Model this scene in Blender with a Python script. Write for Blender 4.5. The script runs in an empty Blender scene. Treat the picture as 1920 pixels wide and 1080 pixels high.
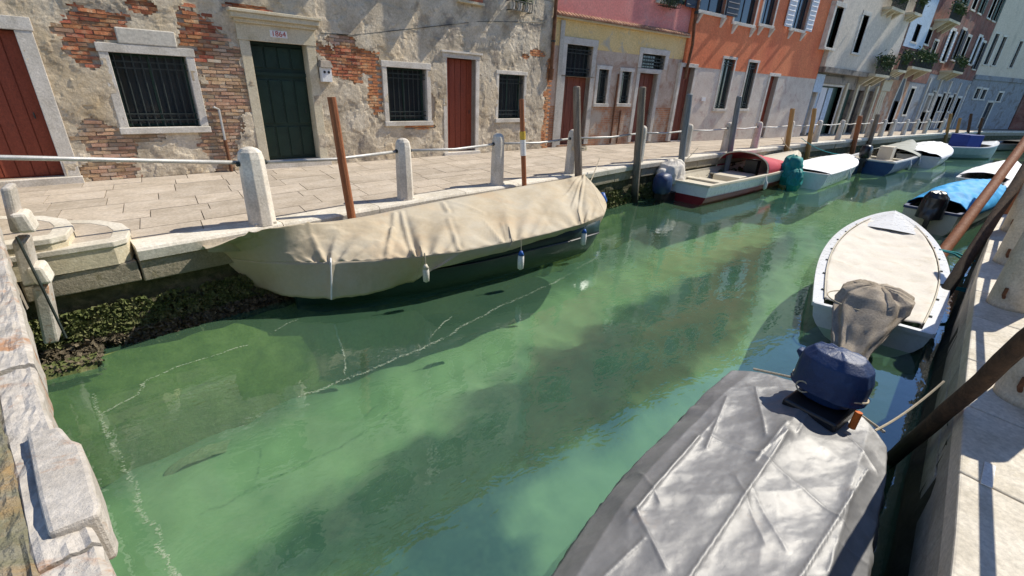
import bpy, math, random
import numpy as np
from mathutils import Vector, Matrix, noise
random.seed(7)
D = bpy.data
scn = bpy.context.scene
COL = scn.collection

# ------------------------------------------------------------------ camera, sky, sun, exposure
F_PX = 850.18
RM = np.array([[0.80669284, -0.2081788, 0.55308973],
               [-0.58940387, -0.35152787, 0.72734534],
               [0.04300857, -0.9127375, -0.4062764]])
CAMZ = 2.0
cd = D.cameras.new('camera'); cam = D.objects.new('camera', cd); COL.objects.link(cam)
M = Matrix.Identity(4)
for i in range(3):
    M[i][0] = RM[i, 0]; M[i][1] = -RM[i, 1]; M[i][2] = -RM[i, 2]
M[2][3] = CAMZ
cam.matrix_world = M
cd.sensor_width = 36; cd.lens = F_PX / 1920 * 36; cd.clip_start = 0.05; cd.clip_end = 2000
scn.camera = cam

SUN_AZ = math.radians(-7.0); SUN_EL = math.radians(46)
w = D.worlds.new('World'); scn.world = w; w.use_nodes = True
nt = w.node_tree; nt.nodes.clear()
wo = nt.nodes.new('ShaderNodeOutputWorld'); bg = nt.nodes.new('ShaderNodeBackground'); sk = nt.nodes.new('ShaderNodeTexSky')
sk.sky_type = 'NISHITA'; sk.sun_disc = False; sk.sun_elevation = SUN_EL; sk.sun_rotation = math.pi / 2 - SUN_AZ
sk.air_density = 0.75; sk.dust_density = 0.0; sk.ozone_density = 5.0
bg.inputs[1].default_value = 0.15
nt.links.new(sk.outputs[0], bg.inputs[0]); nt.links.new(bg.outputs[0], wo.inputs[0])
sl = D.lights.new('sun', 'SUN'); sl.energy = 4.2; sl.angle = math.radians(0.5); sl.color = (1.0, 0.93, 0.80)
so = D.objects.new('sun', sl); COL.objects.link(so)
tos = Vector((math.cos(SUN_EL) * math.cos(SUN_AZ), math.cos(SUN_EL) * math.sin(SUN_AZ), math.sin(SUN_EL)))
so.rotation_euler = tos.to_track_quat('Z', 'Y').to_euler(); so.location = (20, -5, 30)
vs = scn.view_settings
vs.view_transform = 'Standard'; vs.look = 'None'; vs.gamma = 1; vs.use_curve_mapping = False; vs.exposure = 0.55
scn.cycles.use_denoising = True
scn.cycles.max_bounces = 8; scn.cycles.diffuse_bounces = 4; scn.cycles.transparent_max_bounces = 12
scn.cycles.caustics_reflective = False; scn.cycles.caustics_refractive = False

# ------------------------------------------------------------------ measuring helpers (pixel of the photo -> point of the place)
def ray(px, py):
    return RM @ np.array([px - 960.0, py - 540.0, F_PX])
def G(px, py, z=0.0):
    r = ray(px, py); k = (CAMZ - z) / (-r[2]); return (r[0] * k, r[1] * k)
def PL(px, py, A, B):                      # hit on the vertical plane through A and B -> (s, z)
    A = np.array(A, float); B = np.array(B, float); t = (B - A) / np.linalg.norm(B - A); n = np.array([-t[1], t[0]])
    r = ray(px, py); k = (n @ A) / (n @ r[:2]); p = r * k
    return float((p[:2] - A) @ t), float(p[2] + CAMZ)

# ------------------------------------------------------------------ materials
MATS = {}
def ramp(nt, fac, stops):
    r = nt.nodes.new('ShaderNodeValToRGB'); nt.links.new(fac, r.inputs[0])
    e = r.color_ramp.elements
    while len(e) < len(stops): e.new(0.5)
    for i, (p, c) in enumerate(stops):
        e[i].position = p; e[i].color = (c[0], c[1], c[2], 1)
    return r.outputs[0]
def g3(v): return (v, v, v)
def mix(nt, a, b, fac, mode='MIX'):
    m = nt.nodes.new('ShaderNodeMix'); m.data_type = 'RGBA'; m.blend_type = mode
    for sck, v in ((m.inputs[0], fac), (m.inputs[6], a), (m.inputs[7], b)):
        if hasattr(v, 'links') or isinstance(v, bpy.types.NodeSocket): nt.links.new(v, sck)
        elif isinstance(v, (int, float)): sck.default_value = v
        else: sck.default_value = (v[0], v[1], v[2], 1)
    return m.outputs[2]
def noi(nt, co, scale, detail=5, rough=0.6, dist=0.0, stretch=None):
    if stretch:
        mp = nt.nodes.new('ShaderNodeMapping'); mp.inputs['Scale'].default_value = stretch; nt.links.new(co, mp.inputs[0]); co = mp.outputs[0]
    n = nt.nodes.new('ShaderNodeTexNoise'); n.inputs['Scale'].default_value = scale; n.inputs['Detail'].default_value = detail
    n.inputs['Roughness'].default_value = rough; n.inputs['Distortion'].default_value = dist
    nt.links.new(co, n.inputs[0]); return n.outputs[0]
def mat(name, cols, scale=3.0, rough=0.85, bump=0.0, bscale=40.0, rand=0.0, spec=0.3, metal=0.0, dirt=None, dscale=1.2, damt=(0.55, 0.75), stretch=None, fine=0.12, coat=0.0, hue=None, extra=None):
    """cols: 2-3 colours blended by noise; dirt: a stain colour with its own patches; rand: per-piece value jitter"""
    if name in MATS: return MATS[name]
    m = D.materials.new(name); m.use_nodes = True; nt = m.node_tree
    b = nt.nodes['Principled BSDF']; tc = nt.nodes.new('ShaderNodeTexCoord'); co = tc.outputs['Object']
    geo = nt.nodes.new('ShaderNodeNewGeometry'); oi = nt.nodes.new('ShaderNodeObjectInfo')
    if rand:
        va = nt.nodes.new('ShaderNodeVectorMath'); va.operation = 'ADD'
        cb = nt.nodes.new('ShaderNodeCombineXYZ'); mm = nt.nodes.new('ShaderNodeMath'); mm.operation = 'MULTIPLY'; mm.inputs[1].default_value = 57.0
        nt.links.new(oi.outputs['Random'], mm.inputs[0])
        for i in range(3): nt.links.new(mm.outputs[0], cb.inputs[i])
        nt.links.new(co, va.inputs[0]); nt.links.new(cb.outputs[0], va.inputs[1]); co = va.outputs[0]
    n1 = noi(nt, co, scale, 6, 0.62, 0.3, stretch)
    k = len(cols); st = [(0.32 + 0.36 * i / max(1, k - 1), c) for i, c in enumerate(cols)]
    if k == 1: st = [(0.3, cols[0]), (0.7, cols[0])]
    c = ramp(nt, n1, st)
    if fine:
        n2 = noi(nt, co, scale * 14, 3, 0.7)
        c = mix(nt, c, ramp(nt, n2, [(0.3, g3(1 - fine * 2)), (0.7, g3(1 + fine))]), 1.0, 'MULTIPLY')
    if dirt is not None:
        n3 = noi(nt, co, dscale, 7, 0.68, 0.6, stretch)
        c = mix(nt, c, dirt, ramp(nt, n3, [(damt[0], g3(0)), (damt[1], g3(1))]))
    if rand:
        mr = nt.nodes.new('ShaderNodeMapRange'); nt.links.new(oi.outputs['Random'], mr.inputs[0])
        mr.inputs[3].default_value = 1 - rand; mr.inputs[4].default_value = 1 + rand
        hs = nt.nodes.new('ShaderNodeHueSaturation'); nt.links.new(mr.outputs[0], hs.inputs['Value']); nt.links.new(c, hs.inputs['Color'])
        if hue:
            wn = nt.nodes.new('ShaderNodeTexWhiteNoise'); wn.noise_dimensions = '1D'; nt.links.new(oi.outputs['Random'], wn.inputs['W'])
            m2 = nt.nodes.new('ShaderNodeMapRange'); nt.links.new(wn.outputs[0], m2.inputs[0]); m2.inputs[3].default_value = 0.5 - hue; m2.inputs[4].default_value = 0.5 + hue
            nt.links.new(m2.outputs[0], hs.inputs['Hue'])
        c = hs.outputs[0]
    if extra: c = extra(nt, c, tc.outputs['Object'])
    nt.links.new(c, b.inputs['Base Color'])
    rr = noi(nt, co, scale * 3, 3)
    mr = nt.nodes.new('ShaderNodeMapRange'); nt.links.new(rr, mr.inputs[0]); mr.inputs[3].default_value = max(0, rough - 0.12); mr.inputs[4].default_value = min(1, rough + 0.1)
    nt.links.new(mr.outputs[0], b.inputs['Roughness'])
    b.inputs['Specular IOR Level'].default_value = spec; b.inputs['Metallic'].default_value = metal
    if coat: b.inputs['Coat Weight'].default_value = coat
    if bump:
        bn = nt.nodes.new('ShaderNodeBump'); bn.inputs['Strength'].default_value = bump; bn.inputs['Distance'].default_value = 0.02
        nb = noi(nt, co, bscale, 6, 0.7, 0.0, stretch); nt.links.new(nb, bn.inputs['Height']); nt.links.new(bn.outputs[0], b.inputs['Normal'])
    MATS[name] = m; return m

def zfade(z0, z1, col, wob=0.25):           # damp / algae band that belongs to the wall up to a height
    def f(nt, c, co):
        sp = nt.nodes.new('ShaderNodeSeparateXYZ'); geo = nt.nodes.new('ShaderNodeNewGeometry'); nt.links.new(geo.outputs['Position'], sp.inputs[0])
        n = noi(nt, geo.outputs['Position'], 2.3, 6, 0.7)
        a = nt.nodes.new('ShaderNodeMath'); a.operation = 'MULTIPLY_ADD'; nt.links.new(n, a.inputs[0]); a.inputs[1].default_value = -wob * 2; nt.links.new(sp.outputs[2], a.inputs[2])
        mr = nt.nodes.new('ShaderNodeMapRange'); nt.links.new(a.outputs[0], mr.inputs[0]); mr.inputs[1].default_value = z0 - wob; mr.inputs[2].default_value = z1 - wob
        mr.inputs[3].default_value = 1; mr.inputs[4].default_value = 0
        return mix(nt, c, col, mr.outputs[0])
    return f

m_plaster = mat('old_plaster', [(0.34, 0.28, 0.20), (0.58, 0.49, 0.36), (0.70, 0.61, 0.47)], 1.7, 0.95, 1.0, 16, dirt=(0.22, 0.19, 0.16), dscale=1.5, damt=(0.54, 0.68),
                extra=lambda nt, c, co: mix(nt, c, (0.56, 0.41, 0.22), ramp(nt, noi(nt, co, 0.9, 4, 0.6), [(0.52, g3(0)), (0.75, g3(0.6))])))
m_plaster_s = mat('smooth_plaster', [(0.52, 0.48, 0.40), (0.62, 0.58, 0.50)], 1.6, 0.95, 0.25, 18, dirt=(0.36, 0.33, 0.28), dscale=2.2, damt=(0.55, 0.7))
m_mortar = mat('mortar', [(0.36, 0.29, 0.22), (0.50, 0.42, 0.32)], 6, 0.95, 0.8, 40)
m_brick = mat('brick', [(0.30, 0.09, 0.05), (0.46, 0.17, 0.08), (0.54, 0.36, 0.22)], 5, 0.95, 0.9, 45, rand=0.40, hue=0.012)
m_brickp = mat('pale_brick', [(0.36, 0.20, 0.12), (0.50, 0.32, 0.20), (0.45, 0.38, 0.30)], 2.2, 0.95, 0.6, 60, rand=0.3, hue=0.015)
def brickwall(name, c1, c2, mort, sc=1.0, plast=None):
    if name in MATS: return MATS[name]
    m = D.materials.new(name); m.use_nodes = True; nt = m.node_tree; b = nt.nodes['Principled BSDF']
    geo = nt.nodes.new('ShaderNodeNewGeometry'); sp = nt.nodes.new('ShaderNodeSeparateXYZ'); nt.links.new(geo.outputs['Position'], sp.inputs[0])
    cb = nt.nodes.new('ShaderNodeCombineXYZ'); nt.links.new(sp.outputs[0], cb.inputs[0]); nt.links.new(sp.outputs[2], cb.inputs[1])
    br = nt.nodes.new('ShaderNodeTexBrick'); nt.links.new(cb.outputs[0], br.inputs['Vector'])
    br.inputs['Color1'].default_value = (*c1, 1); br.inputs['Color2'].default_value = (*c2, 1); br.inputs['Mortar'].default_value = (*mort, 1)
    br.inputs['Scale'].default_value = 1; br.inputs['Brick Width'].default_value = 0.28 * sc; br.inputs['Row Height'].default_value = 0.08 * sc; br.inputs['Mortar Size'].default_value = 0.008
    n = noi(nt, geo.outputs['Position'], 1.3, 6, 0.7)
    c = mix(nt, br.outputs[0], ramp(nt, n, [(0.3, g3(0.55)), (0.7, g3(1.35))]), 1.0, 'MULTIPLY')
    if plast: c = mix(nt, c, plast, ramp(nt, noi(nt, geo.outputs['Position'], 0.8, 7, 0.72), [(0.5, g3(0)), (0.6, g3(1))]))
    nt.links.new(c, b.inputs['Base Color']); b.inputs['Roughness'].default_value = 0.95
    bn = nt.nodes.new('ShaderNodeBump'); bn.inputs['Strength'].default_value = 0.5; bn.inputs['Distance'].default_value = 0.02
    nt.links.new(br.outputs['Fac'], bn.inputs['Height']); bn.invert = True; nt.links.new(bn.outputs[0], b.inputs['Normal'])
    MATS[name] = m; return m
m_bw_red = brickwall('red_brickwork', (0.27, 0.085, 0.055), (0.17, 0.055, 0.04), (0.22, 0.15, 0.12), plast=(0.23, 0.13, 0.10))
m_bw_or = brickwall('orange_brickwork', (0.5, 0.24, 0.12), (0.38, 0.17, 0.09), (0.42, 0.33, 0.25), plast=(0.5, 0.42, 0.33))
m_stone = mat('istrian_stone', [(0.52, 0.47, 0.39), (0.64, 0.59, 0.51), (0.72, 0.67, 0.59)], 2.6, 0.8, 0.35, 30, rand=0.08, dirt=(0.36, 0.33, 0.26), dscale=1.8, damt=(0.58, 0.78))
m_stone_y = mat('yellowed_stone', [(0.55, 0.47, 0.32), (0.66, 0.59, 0.44)], 2.6, 0.85, 0.35, 30, dirt=(0.4, 0.33, 0.2), dscale=2.5)
m_kerb = mat('kerb_stone', [(0.52, 0.47, 0.38), (0.64, 0.59, 0.50), (0.70, 0.65, 0.56)], 2.2, 0.8, 0.3, 30, rand=0.07, dirt=(0.42, 0.37, 0.27), dscale=2, damt=(0.58, 0.75))
m_paving = mat('paving_slab', [(0.37, 0.31, 0.24), (0.46, 0.39, 0.31), (0.52, 0.45, 0.37)], 1.6, 0.88, 0.3, 26, rand=0.10, dirt=(0.30, 0.25, 0.19), dscale=1.1, damt=(0.55, 0.8))
m_joint = mat('sand_joint', [(0.24, 0.20, 0.155), (0.34, 0.29, 0.23)], 3, 0.95)
m_coping = mat('coping_stone', [(0.36, 0.32, 0.27), (0.48, 0.44, 0.39), (0.56, 0.52, 0.47)], 2.5, 0.85, 0.45, 55, dirt=(0.38, 0.21, 0.12), dscale=5.0, damt=(0.55, 0.64))
m_render = mat('lichened_cement', [(0.30, 0.28, 0.23), (0.20, 0.19, 0.12), (0.38, 0.35, 0.30)], 7, 0.95, 1.0, 30, dirt=(0.33, 0.22, 0.10), dscale=7, damt=(0.50, 0.66))
m_parap = mat('pale_parapet_cement', [(0.40, 0.39, 0.38), (0.50, 0.49, 0.48)], 5, 0.95, 0.8, 24, dirt=(0.30, 0.26, 0.2), dscale=4, damt=(0.55, 0.68))
m_quay = mat('quay_block', [(0.30, 0.26, 0.19), (0.42, 0.37, 0.28)], 3, 0.9, 0.9, 20, rand=0.12, dirt=(0.16, 0.14, 0.06), dscale=3, extra=zfade(-0.75, -0.35, (0.07, 0.075, 0.035), 0.15))
m_algae = mat('algae_wall', [(0.035, 0.04, 0.018), (0.09, 0.085, 0.045), (0.17, 0.15, 0.09)], 7, 0.95, 1.0, 22, extra=zfade(-1.1, -0.95, (0.02, 0.035, 0.012), 0.1))
m_weed = mat('green_weed', [(0.06, 0.085, 0.025), (0.13, 0.15, 0.05), (0.21, 0.20, 0.10)], 9, 0.95, 0.5, 40)
m_mussel = mat('mussel_crust', [(0.05, 0.04, 0.025), (0.16, 0.13, 0.085), (0.26, 0.22, 0.15)], 16, 0.9, 1.0, 50)
m_slime = mat('slimy_ledge', [(0.07, 0.10, 0.03), (0.17, 0.20, 0.06), (0.26, 0.28, 0.11)], 2.2, 0.95, 0.6, 12)
m_bedstone = mat('sunken_stone', [(0.16, 0.20, 0.12), (0.22, 0.26, 0.17)], 1.5, 0.95)
m_red_door = mat('red_brown_paint', [(0.22, 0.045, 0.022), (0.30, 0.07, 0.035)], 2, 0.6, 0.25, 30, dirt=(0.14, 0.035, 0.02), dscale=2, stretch=(3, 3, 0.4))
m_brn_door = mat('weathered_brown_wood', [(0.15, 0.045, 0.03), (0.24, 0.08, 0.05)], 4, 0.7, 0.4, 30, dirt=(0.08, 0.03, 0.02), stretch=(3, 3, 0.3))
m_grn_door = mat('dark_green_paint', [(0.010, 0.028, 0.022), (0.018, 0.045, 0.034)], 3, 0.45, 0.15, 30)
m_iron = mat('painted_iron', [(0.02, 0.028, 0.026), (0.045, 0.055, 0.05)], 10, 0.55, 0.1)
m_rail = mat('galvanised_rail', [(0.42, 0.41, 0.39), (0.56, 0.55, 0.53)], 10, 0.5, 0.1, metal=0.35)
m_dark = mat('dark_interior', [(0.008, 0.010, 0.012)], 2, 0.9, fine=0)
def glass(name='window_glass', c=(0.02, 0.028, 0.032)):
    m = mat(name, [c], 3, 0.12, 0.0, spec=0.6, fine=0); return m
m_glass = glass()
m_pink = mat('pink_render', [(0.74, 0.25, 0.21), (0.80, 0.31, 0.26)], 1.2, 0.95, 0.2, 14, dirt=(0.60, 0.36, 0.32), dscale=0.8)
m_yellow = mat('yellow_render', [(0.78, 0.56, 0.24), (0.82, 0.62, 0.30)], 1.5, 0.95, 0.25, 14, dirt=(0.50, 0.44, 0.34), dscale=1.6, damt=(0.56, 0.66))
m_orange = mat('orange_render', [(0.74, 0.20, 0.085), (0.82, 0.27, 0.12)], 1.0, 0.95, 0.15, 12, dirt=(0.56, 0.13, 0.07), dscale=0.7, damt=(0.5, 0.8), stretch=(1, 1, 0.5))
m_plinth = mat('pinkish_plinth_render', [(0.60, 0.50, 0.41), (0.72, 0.64, 0.54)], 1.8, 0.95, 0.4, 14, dirt=(0.45, 0.30, 0.25), dscale=1.6, damt=(0.55, 0.7))
m_cream = mat('cream_render', [(0.62, 0.53, 0.42), (0.70, 0.61, 0.50)], 0.8, 0.95, 0.2, 8, dirt=(0.33, 0.30, 0.25), dscale=0.5, damt=(0.55, 0.75), stretch=(1, 1, 0.4))
m_bluegrey = mat('blue_grey_render', [(0.24, 0.255, 0.28), (0.36, 0.375, 0.39)], 0.9, 0.95, 0.5, 8, dirt=(0.17, 0.15, 0.14), dscale=0.9, damt=(0.48, 0.64))
m_paleblue = mat('pale_blue_render', [(0.46, 0.56, 0.66), (0.54, 0.63, 0.72)], 0.8, 0.9, 0.1, 8)
m_ochre = mat('ochre_render', [(0.56, 0.40, 0.20), (0.62, 0.47, 0.26)], 0.8, 0.95, 0.2, 8)
m_greywall = mat('grimy_render', [(0.24, 0.20, 0.16), (0.34, 0.30, 0.25)], 1.2, 0.95, 0.4, 8, dirt=(0.09, 0.08, 0.07), dscale=1.4, damt=(0.5, 0.65))
m_tile = mat('roof_tile', [(0.34, 0.17, 0.10), (0.46, 0.27, 0.17)], 3, 0.95, 0.6, 10, rand=0.15)
m_shutter = mat('dark_shutter_paint', [(0.012, 0.02, 0.035), (0.02, 0.03, 0.05)], 4, 0.5)
m_gshutter = mat('green_shutter_paint', [(0.02, 0.05, 0.035), (0.03, 0.07, 0.05)], 4, 0.55)
m_curtain = mat('white_painted_shutter', [(0.62, 0.62, 0.64), (0.72, 0.72, 0.73)], 4, 0.6)
m_wood_p = mat('silvered_pile_wood', [(0.16, 0.13, 0.10), (0.30, 0.25, 0.20)], 3, 0.9, 0.8, 30, stretch=(6, 6, 0.6), rand=0.15, extra=zfade(-0.95, -0.5, (0.025, 0.028, 0.016), 0.1))
m_wood_b = mat('brown_painted_pole', [(0.25, 0.085, 0.035), (0.36, 0.14, 0.06)], 3, 0.7, 0.4, 30, stretch=(5, 5, 0.5))
m_wood_d = mat('dark_tarred_pole', [(0.055, 0.035, 0.025), (0.13, 0.075, 0.045)], 3, 0.85, 0.8, 30, stretch=(6, 6, 0.5), extra=zfade(-0.8, 0.0, (0.014, 0.012, 0.009), 0.1))
m_wood_o = mat('ochre_pole', [(0.34, 0.19, 0.07), (0.46, 0.28, 0.11)], 3, 0.8, 0.6, 30, stretch=(6, 6, 0.5))
m_wood_g = mat('grey_painted_pole', [(0.13, 0.15, 0.16), (0.22, 0.25, 0.27)], 3, 0.7, 0.5, 30, stretch=(6, 6, 0.5))
m_canvas = mat('beige_canvas', [(0.42, 0.345, 0.24), (0.47, 0.405, 0.30), (0.48, 0.435, 0.35)], 1.3, 0.85, 0.2, 24, dirt=(0.50, 0.35, 0.21), dscale=0.7, damt=(0.55, 0.85), fine=0.03)
m_tarp = mat('silver_tarpaulin', [(0.165, 0.165, 0.17), (0.19, 0.19, 0.193), (0.215, 0.215, 0.215)], 1.4, 0.50, 0.12, 120, spec=0.5, metal=0.19, dirt=(0.20, 0.165, 0.14), dscale=2.5, damt=(0.62, 0.85), fine=0.05)
m_white_gel = mat('white_gelcoat', [(0.66, 0.67, 0.68), (0.74, 0.75, 0.76)], 3, 0.3, 0.0, spec=0.5, dirt=(0.5, 0.47, 0.4), dscale=4, damt=(0.6, 0.8), fine=0.03)
m_cream_gel = mat('cream_gelcoat', [(0.58, 0.53, 0.42), (0.66, 0.61, 0.50)], 3, 0.5, dirt=(0.4, 0.35, 0.26), dscale=5, damt=(0.6, 0.8), fine=0.05)
m_cover_w = mat('off_white_cover', [(0.60, 0.56, 0.49), (0.68, 0.64, 0.58)], 2, 0.85, 0.15, 30, dirt=(0.50, 0.43, 0.32), dscale=2.5, damt=(0.55, 0.8), fine=0.04)
m_cover_wht = mat('white_cover', [(0.76, 0.76, 0.78), (0.82, 0.82, 0.83)], 2, 0.7, 0.1, 30, fine=0.03)
m_taupe = mat('taupe_canvas', [(0.30, 0.25, 0.19), (0.42, 0.36, 0.29)], 3, 0.85, 0.3, 40, dirt=(0.50, 0.44, 0.36), dscale=3, damt=(0.6, 0.8))
m_cyan = mat('bright_blue_canvas', [(0.015, 0.30, 0.66), (0.03, 0.38, 0.75)], 2, 0.7, 0.2, 30, fine=0.04)
m_navy = mat('navy_vinyl', [(0.004, 0.022, 0.085), (0.007, 0.035, 0.12)], 3, 0.50, 0.45, 14, spec=0.5, fine=0.08)
m_teal = mat('teal_canvas', [(0.01, 0.20, 0.19), (0.02, 0.30, 0.28)], 3, 0.6, 0.2, 30)
m_crimson = mat('crimson_canvas', [(0.42, 0.035, 0.06), (0.52, 0.06, 0.09)], 2, 0.75, 0.2, 30, fine=0.04)
m_maroon = mat('maroon_hull_paint', [(0.16, 0.012, 0.018), (0.22, 0.02, 0.03)], 2, 0.4, fine=0.04)
m_blackgreen = mat('dark_green_hull_paint', [(0.006, 0.025, 0.022), (0.012, 0.04, 0.034)], 2, 0.4)
m_bluehull = mat('blue_hull_paint', [(0.012, 0.05, 0.16), (0.02, 0.08, 0.22)], 2, 0.35)
m_greenhull = mat('sea_green_hull_paint', [(0.26, 0.38, 0.32), (0.34, 0.46, 0.40)], 2, 0.4)
m_black = mat('black_plastic', [(0.008, 0.009, 0.012), (0.018, 0.02, 0.024)], 4, 0.35, spec=0.5)
m_orangepl = mat('orange_plastic', [(0.55, 0.13, 0.02)], 4, 0.5)
m_bluepl = mat('blue_plastic', [(0.02, 0.10, 0.38)], 4, 0.45)
m_rope = mat('rope', [(0.45, 0.38, 0.27), (0.55, 0.48, 0.36)], 20, 0.95, 0.3, 100)
m_trope = mat('teal_rope', [(0.04, 0.33, 0.36)], 20, 0.9, fine=0.2)
m_whitepaint = mat('white_paint', [(0.74, 0.73, 0.70), (0.8, 0.79, 0.77)], 4, 0.7, 0.15)
m_redpaint = mat('red_lettering', [(0.50, 0.10, 0.07)], 4, 0.8, fine=0.2)
m_yellowpaint = mat('yellow_paint', [(0.62, 0.42, 0.06)], 4, 0.7)
m_rust = mat('rusted_iron', [(0.10, 0.045, 0.025), (0.22, 0.10, 0.05)], 8, 0.9, 0.6)
m_leaf = mat('foliage', [(0.03, 0.06, 0.02), (0.07, 0.11, 0.035)], 12, 0.8, rand=0.1)
m_terra = mat('terracotta', [(0.36, 0.10, 0.05), (0.46, 0.15, 0.08)], 5, 0.85)

# ------------------------------------------------------------------ mesh helpers
class MB:
    def __init__(s): s.v = []; s.f = []
    def add(s, vs, fs):
        o = len(s.v); s.v += [tuple(map(float, p)) for p in vs]; s.f += [tuple(i + o for i in f) for f in fs]; return s
    def hexa(s, p):                      # 8 points: bottom 4 ccw, top 4 ccw
        return s.add(p, [(3, 2, 1, 0), (4, 5, 6, 7), (0, 1, 5, 4), (1, 2, 6, 5), (2, 3, 7, 6), (3, 0, 4, 7)])
    def box(s, x0, x1, y0, y1, z0, z1):
        return s.hexa([(x0, y0, z0), (x1, y0, z0), (x1, y1, z0), (x0, y1, z0), (x0, y0, z1), (x1, y0, z1), (x1, y1, z1), (x0, y1, z1)])
    def rings(s, R, closed=True, cap0=True, cap1=True):
        n = len(R[0]); vs = [p for r in R for p in r]; fs = []
        for i in range(len(R) - 1):
            for j in range(n if closed else n - 1):
                a = i * n + j; b = i * n + (j + 1) % n; fs.append((a, b, b + n, a + n))
        if closed and cap0: fs.append(tuple(reversed(range(n))))
        if closed and cap1: fs.append(tuple((len(R) - 1) * n + j for j in range(n)))
        return s.add(vs, fs)
    def tube(s, pts, r, n=8, caps=True):
        pts = [Vector(p) for p in pts]; R = []; up = None
        for i, p in enumerate(pts):
            t = (pts[min(i + 1, len(pts) - 1)] - pts[max(i - 1, 0)]).normalized()
            a = t.orthogonal().normalized() if up is None else (up - t * up.dot(t)).normalized()
            up = a; b = t.cross(a); rr = r[i] if isinstance(r, (list, tuple)) else r
            R.append([p + (a * math.cos(2 * math.pi * k / n) + b * math.sin(2 * math.pi * k / n)) * rr for k in range(n)])
        return s.rings(R, True, caps, caps)
    def grid(s, P):                      # P[i][j] points
        n = len(P[0]); vs = [p for r in P for p in r]
        return s.add(vs, [(i * n + j, i * n + j + 1, (i + 1) * n + j + 1, (i + 1) * n + j) for i in range(len(P) - 1) for j in range(n - 1)])
    def mesh(s, name, m, off=(0, 0, 0), smooth=False):
        me = D.meshes.new(name); me.from_pydata([(a - off[0], b - off[1], c - off[2]) for a, b, c in s.v], [], s.f); me.update()
        if m: me.materials.append(m)
        if smooth:
            me.polygons.foreach_set('use_smooth', [True] * len(me.polygons))
        return me
    def build(s, name, m, parent=None, smooth=False, world=True, bevel=0, sub=0, solid=0, recalc=False):
        off = (0, 0, 0)
        if parent is not None and world: off = WL(parent)
        me = s.mesh(name, m, off, smooth)
        if recalc:
            import bmesh
            bm = bmesh.new(); bm.from_mesh(me); bmesh.ops.recalc_face_normals(bm, faces=bm.faces); bm.to_mesh(me); bm.free()
        o = D.objects.new(name, me); COL.objects.link(o)
        if parent is not None: o.parent = parent
        if solid: md = o.modifiers.new('t', 'SOLIDIFY'); md.thickness = solid; md.offset = 0
        if bevel: md = o.modifiers.new('b', 'BEVEL'); md.width = bevel; md.segments = 2; md.limit_method = 'ANGLE'
        if sub: md = o.modifiers.new('s', 'SUBSURF'); md.levels = sub; md.render_levels = sub
        return o
def WL(o):
    p = Vector((0, 0, 0))
    while o is not None: p += o.location; o = o.parent
    return p
def tag(o, label=None, cat=None, group=None, kind=None):
    if label: o['label'] = label
    if cat: o['category'] = cat
    if group: o['group'] = group
    if kind: o['kind'] = kind
    return o
def root(name, loc, label, cat, group=None, rz=0.0):
    o = D.objects.new(name, None); COL.objects.link(o); o.location = loc; o.rotation_euler[2] = rz; o.empty_display_size = 0.2
    return tag(o, label, cat, group)
def copy_tree(o, parent=None, loc=None, rz=None):
    c = o.copy(); COL.objects.link(c)
    if parent is not None: c.parent = parent
    if loc is not None: c.location = loc
    if rz is not None: c.rotation_euler[2] = rz
    for ch in list(CH.get(o.name, [])) or list(o.children): copy_tree(ch, c)
    return c
CH = {}
def nz(x, y, z=0.0, s=1.0): return noise.noise(Vector((x * s, y * s, z * s)))
def fbm(x, y, z=0.0, s=1.0, o=4):
    a = 1.0; t = 0.0
    for _ in range(o): t += a * noise.noise(Vector((x * s, y * s, z * s))); s *= 2.1; a *= 0.5
    return t

# ------------------------------------------------------------------ the lines of the place
WZ = -1.15                                 # water level; quay top is z = 0
KERB = [(-2.6, 6.62), (-0.7, 6.90), (0.95, 7.20), (3.4, 7.72), (5.7, 8.12), (8.0, 8.5), (11.6, 9.2), (17.4, 9.85), (26.0, 10.5), (36.0, 10.85), (52.0, 10.9), (64.0, 10.3), (90.0, 5.5), (120, -2)]
def kerb_y(x):
    for (a, b), (c, d) in zip(KERB, KERB[1:]):
        if x <= c: return b + (d - b) * (x - a) / (c - a)
    return KERB[-1][1]
def kerb_t(x):
    d = Vector((0.5, kerb_y(x + .25) - kerb_y(x - .25))).normalized(); return d
RK = [(-4.0, -1.05), (2.58, -0.16), (4.97, 0.25), (8.08, 0.74), (11.81, 1.2), (16.78, 1.72), (24, 1.9), (40, 1.2), (70, -2.0), (120, -12)]
def rk_y(x):
    for (a, b), (c, d) in zip(RK, RK[1:]):
        if x <= c: return b + (d - b) * (x - a) / (c - a)
    return RK[-1][1]

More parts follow.
